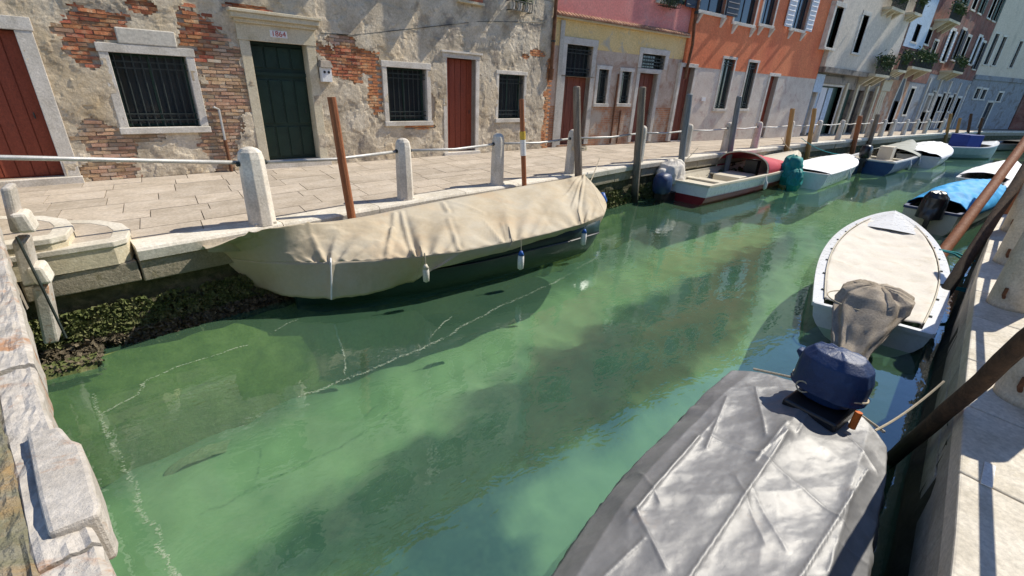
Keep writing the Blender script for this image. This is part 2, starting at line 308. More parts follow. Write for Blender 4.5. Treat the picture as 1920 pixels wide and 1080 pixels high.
# ------------------------------------------------------------------ water, canal bed
def water_mat():
    m = D.materials.new('canal_water'); m.use_nodes = True; nt = m.node_tree; nt.nodes.clear()
    out = nt.nodes.new('ShaderNodeOutputMaterial'); geo = nt.nodes.new('ShaderNodeNewGeometry'); P = geo.outputs['Position']
    dif = nt.nodes.new('ShaderNodeBsdfDiffuse'); tr = nt.nodes.new('ShaderNodeBsdfTransparent'); gl = nt.nodes.new('ShaderNodeBsdfGlossy')
    n = noi(nt, P, 0.35, 5, 0.6, 0.8); c = ramp(nt, n, [(0.35, (0.080, 0.185, 0.115)), (0.65, (0.125, 0.24, 0.14))])
    nt.links.new(c, dif.inputs[0]); tr.inputs[0].default_value = (0.72, 0.90, 0.76, 1)
    gl.inputs['Roughness'].default_value = 0.02; gl.inputs[0].default_value = (0.9, 0.95, 1, 1)
    mx = nt.nodes.new('ShaderNodeMixShader'); mx.inputs[0].default_value = 0.68
    nt.links.new(dif.outputs[0], mx.inputs[1]); nt.links.new(tr.outputs[0], mx.inputs[2])
    fr = nt.nodes.new('ShaderNodeFresnel'); fr.inputs[0].default_value = 1.95
    bn = nt.nodes.new('ShaderNodeBump'); bn.inputs['Strength'].default_value = 0.11; bn.inputs['Distance'].default_value = 0.05
    na = noi(nt, P, 2.2, 3, 0.55, 0.4, (1.0, 1.6, 1)); nb = noi(nt, P, 9.0, 2, 0.5, 0.2, (1, 1.5, 1))
    a = nt.nodes.new('ShaderNodeMath'); a.operation = 'MULTIPLY_ADD'; nt.links.new(nb, a.inputs[0]); a.inputs[1].default_value = 0.18; nt.links.new(na, a.inputs[2])
    nt.links.new(a.outputs[0], bn.inputs['Height']); nt.links.new(bn.outputs[0], gl.inputs['Normal']); nt.links.new(bn.outputs[0], fr.inputs['Normal'])
    inv = nt.nodes.new('ShaderNodeMath'); inv.operation = 'SUBTRACT'; inv.inputs[0].default_value = 1; nt.links.new(geo.outputs['Backfacing'], inv.inputs[1])
    ff = nt.nodes.new('ShaderNodeMath'); ff.operation = 'MULTIPLY'; nt.links.new(fr.outputs[0], ff.inputs[0]); nt.links.new(inv.outputs[0], ff.inputs[1])
    m2 = nt.nodes.new('ShaderNodeMixShader'); nt.links.new(ff.outputs[0], m2.inputs[0]); nt.links.new(mx.outputs[0], m2.inputs[1]); nt.links.new(gl.outputs[0], m2.inputs[2])
    nt.links.new(m2.outputs[0], out.inputs[0]); return m
tag(MB().add([(-60, -60, WZ), (400, -60, WZ), (400, 60, WZ), (-60, 60, WZ)], [(0, 1, 2, 3)]).build('water', water_mat()), kind='structure')
BED = -2.3
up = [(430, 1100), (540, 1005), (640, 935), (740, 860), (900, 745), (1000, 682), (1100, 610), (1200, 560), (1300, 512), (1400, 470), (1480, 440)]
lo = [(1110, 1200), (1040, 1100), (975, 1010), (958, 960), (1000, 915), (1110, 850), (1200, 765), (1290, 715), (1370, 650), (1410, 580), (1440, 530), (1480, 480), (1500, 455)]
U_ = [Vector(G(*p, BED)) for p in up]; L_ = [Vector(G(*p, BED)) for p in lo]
poly = np.array([(p.x, p.y) for p in U_ + L_[::-1]])  # outline of the painted shadow band
def pdist(X, Y, poly):
    d = np.full(X.shape, 1e9); ins = np.zeros(X.shape, bool); n = len(poly)
    for k in range(n):
        ax, ay = poly[k]; bx, by = poly[(k + 1) % n]; dx, dy = bx - ax, by - ay; L2 = dx * dx + dy * dy + 1e-9
        t = np.clip(((X - ax) * dx + (Y - ay) * dy) / L2, 0, 1); d = np.minimum(d, np.hypot(X - ax - t * dx, Y - ay - t * dy))
        c = ((ay > Y) != (by > Y)) & (X < (bx - ax) * (Y - ay) / (by - ay + 1e-12) + ax); ins ^= c
    return np.where(ins, d, -d)
xs = np.array([-60, -20, -6] + list(np.arange(-3, 20, 0.09)) + list(np.arange(20, 42, .6)) + [60, 120, 400]); ys = np.array([-60, -20, -6] + list(np.arange(-1.5, 10.2, 0.09)) + [13, 30, 60])
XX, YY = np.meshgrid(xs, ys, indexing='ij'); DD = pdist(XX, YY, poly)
wv = np.zeros(XX.shape); P = []
for i, x in enumerate(xs):
    row = []
    for j, y in enumerate(ys):
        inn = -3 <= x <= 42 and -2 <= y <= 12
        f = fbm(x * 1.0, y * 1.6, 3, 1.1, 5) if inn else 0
        d1 = DD[i, j] + .30 * f  # shadow cast across the canal, painted as a dark band on the bed
        d2 = min(1.75 + .17 * (x - 3.4) - y, (x - 3.6) * .8) + .35 * f if inn else -1          # shade round the boats at the right quay, painted into the bed
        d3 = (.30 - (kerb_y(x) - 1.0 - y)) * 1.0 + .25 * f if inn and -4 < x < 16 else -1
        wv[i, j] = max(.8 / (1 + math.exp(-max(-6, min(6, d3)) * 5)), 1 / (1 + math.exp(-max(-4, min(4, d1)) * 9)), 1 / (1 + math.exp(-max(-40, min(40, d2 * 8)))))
        row.append((x, y, BED + (.08 * f + .05 * wv[i, j] if inn else 0)))
    P.append(row)
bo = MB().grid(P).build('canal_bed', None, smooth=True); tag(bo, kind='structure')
at_ = bo.data.attributes.new('shade_weed', 'FLOAT', 'POINT'); at_.data.foreach_set('value', wv.reshape(-1).astype(np.float32))  # holds the painted shade and the weed beside the left ledge
def shade_weed_mix(nt, c, co):
    a = nt.nodes.new('ShaderNodeAttribute'); a.attribute_name = 'shade_weed'
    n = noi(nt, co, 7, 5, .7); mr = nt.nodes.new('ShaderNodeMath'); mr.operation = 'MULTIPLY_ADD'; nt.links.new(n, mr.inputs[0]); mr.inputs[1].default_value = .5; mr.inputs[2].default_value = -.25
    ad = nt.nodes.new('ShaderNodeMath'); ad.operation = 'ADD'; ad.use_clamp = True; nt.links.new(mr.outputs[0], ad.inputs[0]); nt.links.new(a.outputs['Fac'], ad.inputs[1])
    wc = ramp(nt, noi(nt, co, 1.6, 5, .7), [(.35, (0.008, 0.03, 0.03)), (.65, (0.03, 0.07, 0.06))])  # one dark tone serves both painted shade and ledge weed
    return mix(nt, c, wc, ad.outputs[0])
bo.data.materials.append(mat('pale_green_silt', [(0.29, 0.38, 0.215), (0.36, 0.45, 0.27), (0.39, 0.47, 0.31)], 0.5, 0.95, 0.2, 6, dirt=(0.26, 0.36, 0.20), dscale=0.6, damt=(0.5, 0.8), fine=0.02, extra=shade_weed_mix))
def densify(L, n):
    L = [Vector(p) for p in L]; out = []
    for i in range(n):
        t = i / (n - 1) * (len(L) - 1); k = min(int(t), len(L) - 2); out.append(L[k].lerp(L[k + 1], t - k))
    return out

# ------------------------------------------------------------------ left quay: walls, kerb, paving
quay = tag(D.objects.new('quay_wall', None), kind='structure'); COL.objects.link(quay)
b = MB()
xs = list(np.arange(-6, 24, 0.10)) + list(np.arange(24, 120, 1.0)); P = []
for z in [-0.42, -0.6, -0.75, -0.85, -0.95, -1.05, -1.15, -1.3, -2.5]:
    row = []
    for x in xs:
        lean = 0.0 if z > -0.7 else (-0.7 - z) * 0.35
        rough = (0.035 + (0.06 if z < -0.8 else 0)) * fbm(x, z * 1.3, 5, 3.0, 4)
        row.append((x, kerb_y(x) + 0.10 - min(lean, .35) - rough, z))
    P.append(row)
b.grid(P); b.build('algae_wall', m_algae, quay)
# block course beneath the kerb and kerb stones
def block_on_kerb(x0, x1, z0, z1, y0, y1, nose=0.0, jit=0.0):
    b = MB(); n = 3; R = []
    for i in range(n):
        x = x0 + (x1 - x0) * i / (n - 1); t = kerb_t(x); nx, ny = -t.y, t.x; y = kerb_y(x)
        def q(d, z): return (x + nx * d, y + ny * d, z)
        if nose: R.append([q(y1, z0), q(y1, z1), q(y0 + nose, z1), q(y0 + nose * .4, z1 - nose * .35), q(y0, z1 - nose * 1.0), q(y0 + .01, z0)])
        else: R.append([q(y1, z0), q(y1, z1), q(y0 + jit, z1), q(y0 + jit, z0)])
    b.rings(R); return b
x = -0.55; k = 0
while x < 90:
    Ls = random.uniform(1.5, 2.2) if x < 30 else 4
    block_on_kerb(x + .006, x + Ls - .006, -0.17, 0.0, -0.03, 0.36, 0.05).build('kerb_stone', m_kerb, quay, recalc=True); x += Ls
x = -3.0
while x < 90:
    Ls = random.uniform(1.0, 1.7) if x < 30 else 4
    block_on_kerb(x + .01, x + Ls - .01, -0.44 + random.uniform(-.02, .01), -0.175, 0.02, 0.4, 0, random.uniform(-.02, .02)).build('wall_block', m_quay, quay, recalc=True, bevel=0.015); x += Ls
# sunken ledge seen through the water
P = []
for z, d in [(-1.18, -0.30), (-1.28, -0.55), (-1.42, -0.90), (-1.75, -1.10), (-2.28, -1.2)]:
    P.append([(x, kerb_y(x) + d - 0.10 * fbm(x, z * 3, 2, 1.6) + (0.0 if x < 2.2 else min(.7, (x - 2.2) * .5)), z + 0.05 * nz(x, z, 1, 3)) for x in np.arange(-3, 14, 0.12)])
MB().grid(P).build('sunken_ledge', m_slime, quay, smooth=True)
# weed tufts and mussels on the wall at the waterline
def tufts(n, xr, zr, size, m, name, out=0.0, seed=1):
    rnd = random.Random(seed); b = MB()
    for _ in range(n):
        x = rnd.uniform(*xr); u = rnd.random(); z = zr[0] + (zr[1] - zr[0]) * u
        if fbm(x, z, 9, 2.2) < -0.15 + rnd.uniform(-.3, .2): continue
        lean = 0.0 if z > -0.7 else min((-0.7 - z) * 0.35, .35)
        c = Vector((x, kerb_y(x) + .08 - lean - out - rnd.uniform(0, .05), z)); s = size * rnd.uniform(.4, 1.4)
        for _k in range(3):
            d = Vector((rnd.uniform(-1, 1), rnd.uniform(-1, -.1), rnd.uniform(-1, .6))).normalized() * s
            e = Vector((rnd.uniform(-1, 1), rnd.uniform(-.5, .5), rnd.uniform(-1, 1))).normalized() * s * .5
            b.add([c - e, c + e, c + d + e * .6, c + d * 1.1 - e * .3], [(0, 1, 2, 3)])
    o = b.build(name, m, quay); o['kind'] = 'stuff'; return o
tufts(9000, (-2.0, 3.2), (-1.17, -0.66), 0.040, m_weed, 'weed_tufts')
tufts(3000, (-2.0, 3.2), (-1.19, -1.0), 0.055, m_mussel, 'mussel_crust', .04, 2)
tufts(6000, (3.2, 24), (-1.17, -0.7), 0.06, m_weed, 'weed_tufts', 0, 3)

# paving
Pv = tag(D.objects.new('pavement', None), kind='structure'); COL.objects.link(Pv)
base = MB(); P = []
for x in [-12, -6] + list(np.arange(-2, 130, 2.0)): P.append([(x, kerb_y(x) + .30, -0.035), (x, 24, -0.035)])
base.grid(P).build('bedding', m_joint, Pv)
def ky(x): return kerb_y(x) + 0.375
rnd = random.Random(5)
count = 0
far = MB()
row = 0; depth = [0.50, 0.62, 0.45, 0.7, 0.58, 0.66, 0.5, .6, .7, .7]
off = 0.0
for r_, dpt in enumerate(depth):
    x = -3.2 - rnd.random()
    while x < 70:
        Ls = rnd.uniform(.65, 1.15)
        xa, xb = x + .006, x + Ls - .006; h = rnd.uniform(-.004, .002); ti = rnd.uniform(-.002, .002)
        pts = [(xa, ky(xa) + off + .006), (xb, ky(xb) + off + .006), (xb, ky(xb) + off + dpt - .006), (xa, ky(xa) + off + dpt - .006)]
        if pts[0][1] < 13.4:
            top = [(p[0], p[1], -.004 + h + (ti if i < 2 else 0)) for i, p in enumerate(pts)]; bot = [(p[0], p[1], -.06) for p in pts]
            if x < 19 and count < 295 and xa > -3.5:
                MB().hexa(bot + top).build('paving_slab', m_paving, Pv); count += 1
            else: far.hexa(bot + top)
        x += Ls
    off += dpt
o = far.build('far_paving_slabs', m_paving, Pv); o['kind'] = 'stuff'

# bridge steps at the left end of the quay
st = tag(D.objects.new('bridge_steps', None), kind='thing'); COL.objects.link(st); st.location = (-1.6, 7.4, 0)
tag(st, 'two low rounded stone steps at the foot of the bridge on the near left', 'steps')
def step(x1, y0, zt, zb_, m_top):
    ya = kerb_y(x1) - 0.02
    pts = [(-4.0, ya - .05 - .16 * (x1 + 4) * 0), (x1 - .12, ya), (x1, ya + .10), (x1 + .03, ya + .5), (x1 - .06, ya + .85), (x1 - .3, ya + 1.15), (x1 - .7, ya + 1.35), (-4.0, ya + 1.45)]
    pts[0] = (-4.0, kerb_y(-2.6) - .25)
    b = MB(); b.rings([[(p[0], p[1], zb_) for p in pts], [(p[0], p[1], zt) for p in pts]]); b.build('riser', m_quay if False else m_stone_y, st)
    # white nosing along canal edge and round the tread
    nb = MB(); R = []
    inner = [(p[0] - o_[0], p[1] + o_[1]) for p, o_ in zip(pts, ((0, .17), (.03, .17), (.14, .12), (.16, .02), (.14, -.08), (.08, -.14), (.02, -.16), (0, -.16)))]
    for a, c in zip(pts, inner): R.append([(a[0] + .012, a[1] - .015, zt - .05), (a[0] + .012, a[1] - .015, zt + .018), (c[0], c[1], zt + .018), (c[0], c[1], zt - .05)])
    nb.rings(R).build('nosing', m_kerb, st, recalc=True, bevel=.01)
    tb = MB(); tb.add([(c[0], c[1], zt + .012) for c in inner], [tuple(range(len(inner)))]).build('tread', m_paving, st)
step(-0.62, 0, 0.10, -0.17, m_paving)
step(-1.12, 0, 0.24, -0.17, m_paving)

# ------------------------------------------------------------------ buildings
class Fac:
    def __init__(s, A, B, name, label, cat='house'):
        s.A = Vector(A); s.B = Vector(B); s.t = (s.B - s.A).normalized(); s.n = Vector((s.t.y, -s.t.x)); s.len = (s.B - s.A).length
        s.root = root(name, (A[0], A[1], 0), label, cat)
        s.holes = []
    def P(s, a, d, z): q = s.A + s.t * a + s.n * d; return (q.x, q.y, z)
    def W(s, px, py): return PL(px, py, s.A, s.B)
    def rect(s, l, r, t, b):
        cx, cy = (l + r) / 2, (t + b) / 2
        return s.W(l, cy)[0], s.W(r, cy)[0], s.W(cx, b)[1], s.W(cx, t)[1]
    def bx(s, mb, a0, a1, d0, d1, z0, z1):
        return mb.hexa([s.P(a0, d1, z0), s.P(a1, d1, z0), s.P(a1, d0, z0), s.P(a0, d0, z0), s.P(a0, d1, z1), s.P(a1, d1, z1), s.P(a1, d0, z1), s.P(a0, d0, z1)])
    def box(s, name, m, parent, a0, a1, d0, d1, z0, z1, **k): return s.bx(MB(), a0, a1, d0, d1, z0, z1).build(name, m, parent, **k)
    def wall(s, name, m, a0, a1, z0, z1, d=0.0, th=0.3, parent=None):
        hs = [h for h in s.holes if h[1] > a0 and h[0] < a1 and h[3] > z0 and h[2] < z1]
        S = sorted({a0, a1} | {min(max(v, a0), a1) for h in hs for v in h[:2]}); Z = sorted({z0, z1} | {min(max(v, z0), z1) for h in hs for v in h[2:4]})
        b = MB()
        for i in range(len(S) - 1):
            j = 0
            while j < len(Z) - 1:
                cs = (S[i] + S[i + 1]) / 2; cz = (Z[j] + Z[j + 1]) / 2
                if any(h[0] < cs < h[1] and h[2] < cz < h[3] for h in hs): j += 1; continue
                j0 = j
                while j + 1 < len(Z) - 1 and not any(h[0] < cs < h[1] and h[2] < (Z[j + 1] + Z[j + 2]) / 2 < h[3] for h in hs): j += 1
                s.bx(b, S[i], S[i + 1], d - th, d, Z[j0], Z[j + 1]); j += 1
        return b.build(name, m, parent or s.root)
    def body(s, ztop, m, depth=7.0, roof=True, a0=0.0, a1=None, d=-0.31):
        a1 = s.len if a1 is None else a1
        b = MB(); s.bx(b, a0, a0 + .25, -depth, d, 0, ztop); s.bx(b, a1 - .25, a1, -depth, d, 0, ztop); s.bx(b, a0 + .25, a1 - .25, -depth, -depth + .25, 0, ztop)
        s.bx(b, a0 + .25, a1 - .25, -depth + .25, -0.9, 3.2, 3.35)
        b.build('side_wall', m, s.root)
        if roof:
            r = MB(); r.hexa([s.P(a0 - .02, .45, ztop), s.P(a1 + .02, .45, ztop), s.P(a1 + .02, -depth - .3, ztop), s.P(a0 - .02, -depth - .3, ztop),
                              s.P(a0 - .02, .45, ztop + .12), s.P(a1 + .02, .45, ztop + .12), s.P(a1 + .02, -depth * .5, ztop + 1.5), s.P(a0 - .02, -depth * .5, ztop + 1.5)])
            r.build('roof', m_tile, s.root)
    # one opening with its surround
    def opening(s, kind, a0, a1, z0, z1, fr=.16, proud=.03, sill=True, lintel=None, depth=.22, m_fr=None, m_leaf_=None, bars=0, mull=1, shutters=None, d=0.0, reveal=True, hole=True, brackets=False, planks=5, sh_ang=0.0):
        m_fr = m_fr or m_stone
        if hole: s.holes.append((a0, a1, z0, z1))
        R = s.root
        if kind == 'window':
            b = MB(); f = .045
            s.bx(b, a0, a0 + f, d - depth - .04, d - depth, z0, z1); s.bx(b, a1 - f, a1, d - depth - .04, d - depth, z0, z1)
            s.bx(b, a0 + f, a1 - f, d - depth - .04, d - depth, z1 - f, z1); s.bx(b, a0 + f, a1 - f, d - depth - .04, d - depth, z0, z0 + f)
            for k in range(mull): c = a0 + (a1 - a0) * (k + 1) / (mull + 1); s.bx(b, c - .025, c + .025, d - depth - .045, d - depth + .005, z0 + f, z1 - f)
            w_ = b.build('window', m_leaf_ or m_iron, R)
            s.box('pane', m_glass, w_, a0 + f, a1 - f, d - depth - .035, d - depth - .02, z0 + f, z1 - f)
        elif kind == 'dark':
            w_ = s.box('window', m_dark, R, a0, a1, d - depth - .3, d - depth - .28, z0, z1)
        else:
            w_ = s.box('door', m_leaf_, R, a0, a1, d - depth - .05, d - depth, z0, z1)
            n = planks; wd = (a1 - a0) / max(1, n)
            if n:
                for k in range(n): s.box('plank', m_leaf_, w_, a0 + k * wd + .008, a0 + (k + 1) * wd - .008, d - depth, d - depth + .018, z0 + .03, z1 - .02)
            q = MB(); c = s.P(a1 - .12, d - depth + .05, z0 + (z1 - z0) * .42); q.tube([c, (c[0], c[1], c[2] + .1)], .012, 6); q.build('handle', m_iron, w_)
        if fr:
            D_ = d + proud; rv = depth + .04
            s.box('jamb', m_fr, w_, a0 - fr, a0, d - rv, D_, z0 if kind != 'window' else z0 - .0, z1, bevel=.008)
            s.box('jamb', m_fr, w_, a1, a1 + fr, d - rv, D_ + .002, z0, z1, bevel=.008)
            lt = lintel or fr
            s.box('lintel', m_fr, w_, a0 - fr - .02, a1 + fr + .02, d - rv, D_ + .012, z1, z1 + lt, bevel=.008)
            if sill: s.box('sill', m_fr, w_, a0 - fr - .02, a1 + fr + .02, d - rv, D_ + .05, z0 - .12, z0, bevel=.01)
            if brackets:
                for a in (a0 - fr + .1, a1 + fr - .25):
                    q = MB(); q.hexa([s.P(a, .001, z0 - .5), s.P(a + .15, .001, z0 - .5), s.P(a + .15, 0, z0 - .5), s.P(a, 0, z0 - .5), s.P(a, .22, z0 - .12), s.P(a + .15, .22, z0 - .12), s.P(a + .15, 0, z0 - .12), s.P(a, 0, z0 - .12)])
                    q.build('bracket', m_fr, w_)
        if bars:
            db = d - depth * .35
            for k in range(bars):
                c = a0 + (a1 - a0) * (k + .5) / bars; q = MB(); q.tube([s.P(c, db, z0), s.P(c, db, z1)], .011, 6); q.build('bar', m_iron, w_)
            for z in (z0 + .13, z0 + .24, z1 - .14, z1 - .25): s.box('crossbar', m_iron, w_, a0, a1, db - .006, db + .018, z - .012, z + .012)
        if shutters:
            wd = (a1 - a0) / 2 + .03
            for sg in (-1, 1):
                e = a0 - .02 if sg < 0 else a1 + .02; ca, sa = math.cos(sh_ang), math.sin(sh_ang); d0 = d + proud + .03
                def pt(u, dd, z): return s.P(e + sg * (u * ca) + sg * 0, d0 + u * sa + dd, z)
                q = MB(); q.hexa([pt(0, .035, z0), pt(wd, .035, z0), pt(wd, 0, z0), pt(0, 0, z0), pt(0, .035, z1), pt(wd, .035, z1), pt(wd, 0, z1), pt(0, 0, z1)])
                for k in range(10):
                    z = z0 + (z1 - z0) * (k + .5) / 10
                    q.hexa([pt(.05, .05, z - .03), pt(wd - .05, .05, z - .03), pt(wd - .05, .03, z + .02), pt(.05, .03, z + .02), pt(.05, .056, z - .02), pt(wd - .05, .056, z - .02), pt(wd - .05, .034, z + .03), pt(.05, .034, z + .03)])
                q.build('shutter', shutters, w_, recalc=True)
        return w_

# ---- near house with crumbling plaster
NH = Fac((-6.6, 11.18), (11.25, 13.11), 'plastered_house', 'long house of crumbling grey plaster and bare brick at the near left', 'house')
w1 = NH.rect(223, 362, 103, 238); w2 = NH.rect(727, 800, 128, 227); w3 = NH.rect(934, 981, 140, 222)
gd = NH.rect(487, 587, 82, 303); rd = NH.rect(838, 891, 110, 286)
bd = (NH.W(76, 200)[0] - 1.55, NH.W(76, 200)[0], 0.12, NH.W(30, 56)[1])
gd = (gd[0], gd[1], .14, gd[3]); rd = (rd[0], rd[1], .08, rd[3])
a = NH.opening('window', *w1, fr=.14, bars=9, mull=1, sill=True, lintel=.15, m_leaf_=m_gshutter); w1o = a
NH.opening('window', *w2, fr=.13, bars=8, mull=1, m_leaf_=m_gshutter, lintel=.15)
NH.opening('window', *w3, fr=.11, bars=7, mull=1, m_leaf_=m_gshutter)
gdo = NH.opening('door', *gd, fr=.20, sill=False, lintel=.32, m_leaf_=m_grn_door, planks=0, depth=.26, m_fr=m_stone_y)
# green door: recessed panels and a transom rail
gw = gd[1] - gd[0]; gh = gd[3] - gd[2]
for c in range(4):
    for (f0, f1) in ((.03, .30), (.33, .70), (.80, .97)):
        NH.box('panel', m_grn_door, gdo, gd[0] + gw * (.04 + .24 * c), gd[0] + gw * (.04 + .24 * c + .20), -.26, -.235, gd[2] + gh * f0, gd[2] + gh * f1, bevel=.008)
NH.box('transom_rail', m_grn_door, gdo, gd[0], gd[1], -.26, -.22, gd[2] + gh * .735, gd[2] + gh * .765)
# cornice over the green door
for (e, d1, za, zb_) in ((.24, .10, .32, .40), (.30, .17, .40, .50), (.34, .21, .50, .56)):
    NH.box('cornice', m_stone_y, gdo, gd[0] - e, gd[1] + e, -.02, d1, gd[3] + za, gd[3] + zb_, bevel=.01)
NH.box('doorstep', m_stone, gdo, gd[0] - .24, gd[1] + .24, -.3, .12, -.03, .139, bevel=.01)
NH.box('number_plate', m_whitepaint, gdo, gd[0] + gw * .36, gd[0] + gw * .66, .03, .052, gd[3] + .10, gd[3] + .235)
cu = D.curves.new('house_number', 'FONT'); cu.body = '1864'; cu.size = .15; cu.extrude = .002; cu.align_x = 'CENTER'; cu.align_y = 'CENTER'
tx = D.objects.new('house_number', cu); COL.objects.link(tx); tx.parent = gdo
q = NH.P(gd[0] + gw * .51, .056, gd[3] + .167); ex = Vector((NH.t.x, NH.t.y, 0)); ey = Vector((0, 0, 1)); ez = ex.cross(ey)
tx.matrix_local = Matrix.Translation(Vector(q) - WL(gdo)) @ Matrix((ex, ey, ez)).transposed().to_4x4(); cu.materials.append(m_redpaint)
bpy.context.view_layer.update()
me_ = D.meshes.new_from_object(tx); ml_ = tx.matrix_local.copy(); D.objects.remove(tx); tx = D.objects.new('house_number', me_); COL.objects.link(tx); tx.parent = gdo; tx.matrix_local = ml_
rdo = NH.opening('door', *rd, fr=.13, sill=False, lintel=.13, m_leaf_=m_red_door, planks=5, depth=.2)
NH.box('doorstep', m_stone, rdo, rd[0] - .16, rd[1] + .16, -.3, .10, -.03, .078, bevel=.01)
NH.box('lintel_cap', m_stone, rdo, rd[0] - .2, rd[1] + .2, -.02, .09, rd[3] + .13, rd[3] + .18)
bdo = NH.opening('door', *bd, fr=.22, sill=False, lintel=.2, m_leaf_=m_red_door, planks=8, depth=.16)
NH.box('doorstep', m_stone, bdo, bd[0] - .24, bd[1] + .24, -.3, .10, -.03, .118, bevel=.01)
NH.box('keystone', m_plaster_s, w1o, w1[0] + .18, w1[1] - .1, -.02, .05, w1[3] + .152, w1[3] + .42, bevel=.02)
# brick patches: ellipses measured on the wall
patches = [(170, 48, 78, 34, 0), (155, 95, 34, 26, 0), (372, 70, 36, 58, 0), (418, 160, 46, 95, 1), (405, 270, 34, 60, 1), (205, 270, 58, 42, 1), (200, 318, 50, 20, 1), (255, 255, 60, 12, 1),
           (655, 118, 58, 36, 0), (706, 165, 16, 56, 0), (806, 200, 8, 30, 1), (790, 237, 30, 5, 1), (1006, 100, 18, 7, 0), (262, 10, 30, 14, 0), (455, 14, 40, 6, 0), (1024, 210, 7, 90, 0), (985, 105, 8, 5, 0), (120, 55, 30, 14, 1), (640, 75, 30, 10, 1)]
PE = []
for (px, py, rx, ry, kk) in patches:
    c = NH.W(px, py); ex_ = NH.W(px + rx, py); ey_ = NH.W(px, py + ry)
    PE.append((c[0], c[1], max(.05, abs(ex_[0] - c[0])), max(.03, abs(ey_[1] - c[1])), kk))
def bmask(a, z):
    v = -9; kk = 0
    for (ca, cz, ra, rz, k_) in PE:
        e = 1 - math.hypot((a - ca) / ra, (z - cz) / rz)
        if e > v: v = e; kk = k_
    return v + 0.55 * fbm(a, z, 1.7, 2.4, 5), kk
CELL = .034; ZT = 4.55; A0 = 3.6; na = int((NH.len - A0) / CELL); nzc = int(ZT / CELL)
stone_holes = [(h[0] - .0, h[1] + .0, h[2], h[3]) for h in NH.holes]
verts = []; idx = {}; faces = []; edge = {}
keep = np.zeros((na, nzc), bool)
for i in range(na):
    for j in range(nzc):
        a = A0 + (i + .5) * CELL; z = (j + .5) * CELL
        if any(h[0] - .03 < a < h[1] + .03 and h[2] - .03 < z < h[3] + .03 for h in stone_holes): continue
        if bmask(a, z)[0] > 0: continue
        keep[i, j] = True
def smoothz(a, z): return z < 2.0 and a > 13.2
def vid(i, j, back):
    key = (i, j, back)
    if key not in idx:
        a = A0 + i * CELL; z = j * CELL
        dd = .016 + .010 * fbm(a, z, 0, 1.3, 3) + .005 * fbm(a, z, 4, 9, 2)
        lay = fbm(a, z, 12, 1.6, 5); dd += .016 / (1 + math.exp(-(lay - .12) * 40)) - .010 / (1 + math.exp(-(-lay - .34) * 40))
        if not back and (0 < i < na): a += .010 * nz(a * 17, z * 17, 3); z += .010 * nz(a * 17, z * 17, 8) if j else 0
        idx[key] = len(verts); verts.append(NH.P(a, -.02 if back else dd, z))
    return idx[key]
for i in range(na):
    for j in range(nzc):
        if not keep[i, j]: continue
        faces.append((vid(i, j, 0), vid(i + 1, j, 0), vid(i + 1, j + 1, 0), vid(i, j + 1, 0)))
        for (di, dj, p, q_) in ((-1, 0, (i, j + 1), (i, j)), (1, 0, (i + 1, j), (i + 1, j + 1)), (0, -1, (i, j), (i + 1, j)), (0, 1, (i + 1, j + 1), (i, j + 1))):
            ii, jj = i + di, j + dj
            if not (0 <= ii < na and 0 <= jj < nzc) or not keep[ii, jj]:
                faces.append((vid(*p, 1), vid(*q_, 1), vid(*q_, 0), vid(*p, 0)))
pm = MB(); pm.v = verts; pm.f = faces
pm.build('plaster', m_plaster, NH.root)
NH.wall('wall', m_mortar, A0, NH.len, 0, ZT, d=-.012, th=.25)
NH.holes += []
# bricks laid in the bare patches, nearest and largest as parts
bl = []
for r_ in range(int(ZT / .068)):
    z0 = r_ * .068; sh = .13 * (r_ % 2)
    a = A0 + sh
    while a < NH.len - .2:
        bl_ = .245
        mv, kk = bmask(a + .12, z0 + .03)
        if mv > -.04 and not any(h[0] - .2 < a + .12 < h[1] + .2 and h[2] - .14 < z0 + .03 < h[3] + .2 for h in stone_holes): bl.append((a, z0, kk))
        a += bl_ + .012
bl.sort(key=lambda t: (t[0] - 7.0) ** 2 + (t[1] - 1.7) ** 2)
vm = []
for k in range(6):
    r2 = random.Random(k); j = lambda: r2.uniform(-.006, .006)
    hx = MB().hexa([(j(), -.02, j()), (.245 + j(), -.02, j()), (.245, .06, 0), (0, .06, 0), (j(), -.02 + j(), .056 + j()), (.245 + j(), -.02 + j(), .056 + j()), (.245, .06, .056), (0, .06, .056)])
    vm.append(hx)
meshes = {}
for kk in (0, 1): meshes[kk] = [h.mesh('brick', (m_brick, m_brickp)[kk]) for h in vm]
rot = math.atan2(NH.t.y, NH.t.x); restb = MB()
for n_, (a, z0, kk) in enumerate(bl):
    dpr = random.uniform(-.008, .010)
    if n_ < 285:
        o = D.objects.new('brick', meshes[kk][n_ % 6]); COL.objects.link(o); o.parent = NH.root
        o.location = Vector(NH.P(a, dpr - .012, z0 + .006)) - NH.root.location; o.rotation_euler[2] = rot
    else: NH.bx(restb, a, a + .245, -.06, .005 + dpr, z0 + .006, z0 + .060)
if restb.v: o = restb.build('bricks', m_brick, NH.root); o['kind'] = 'stuff'
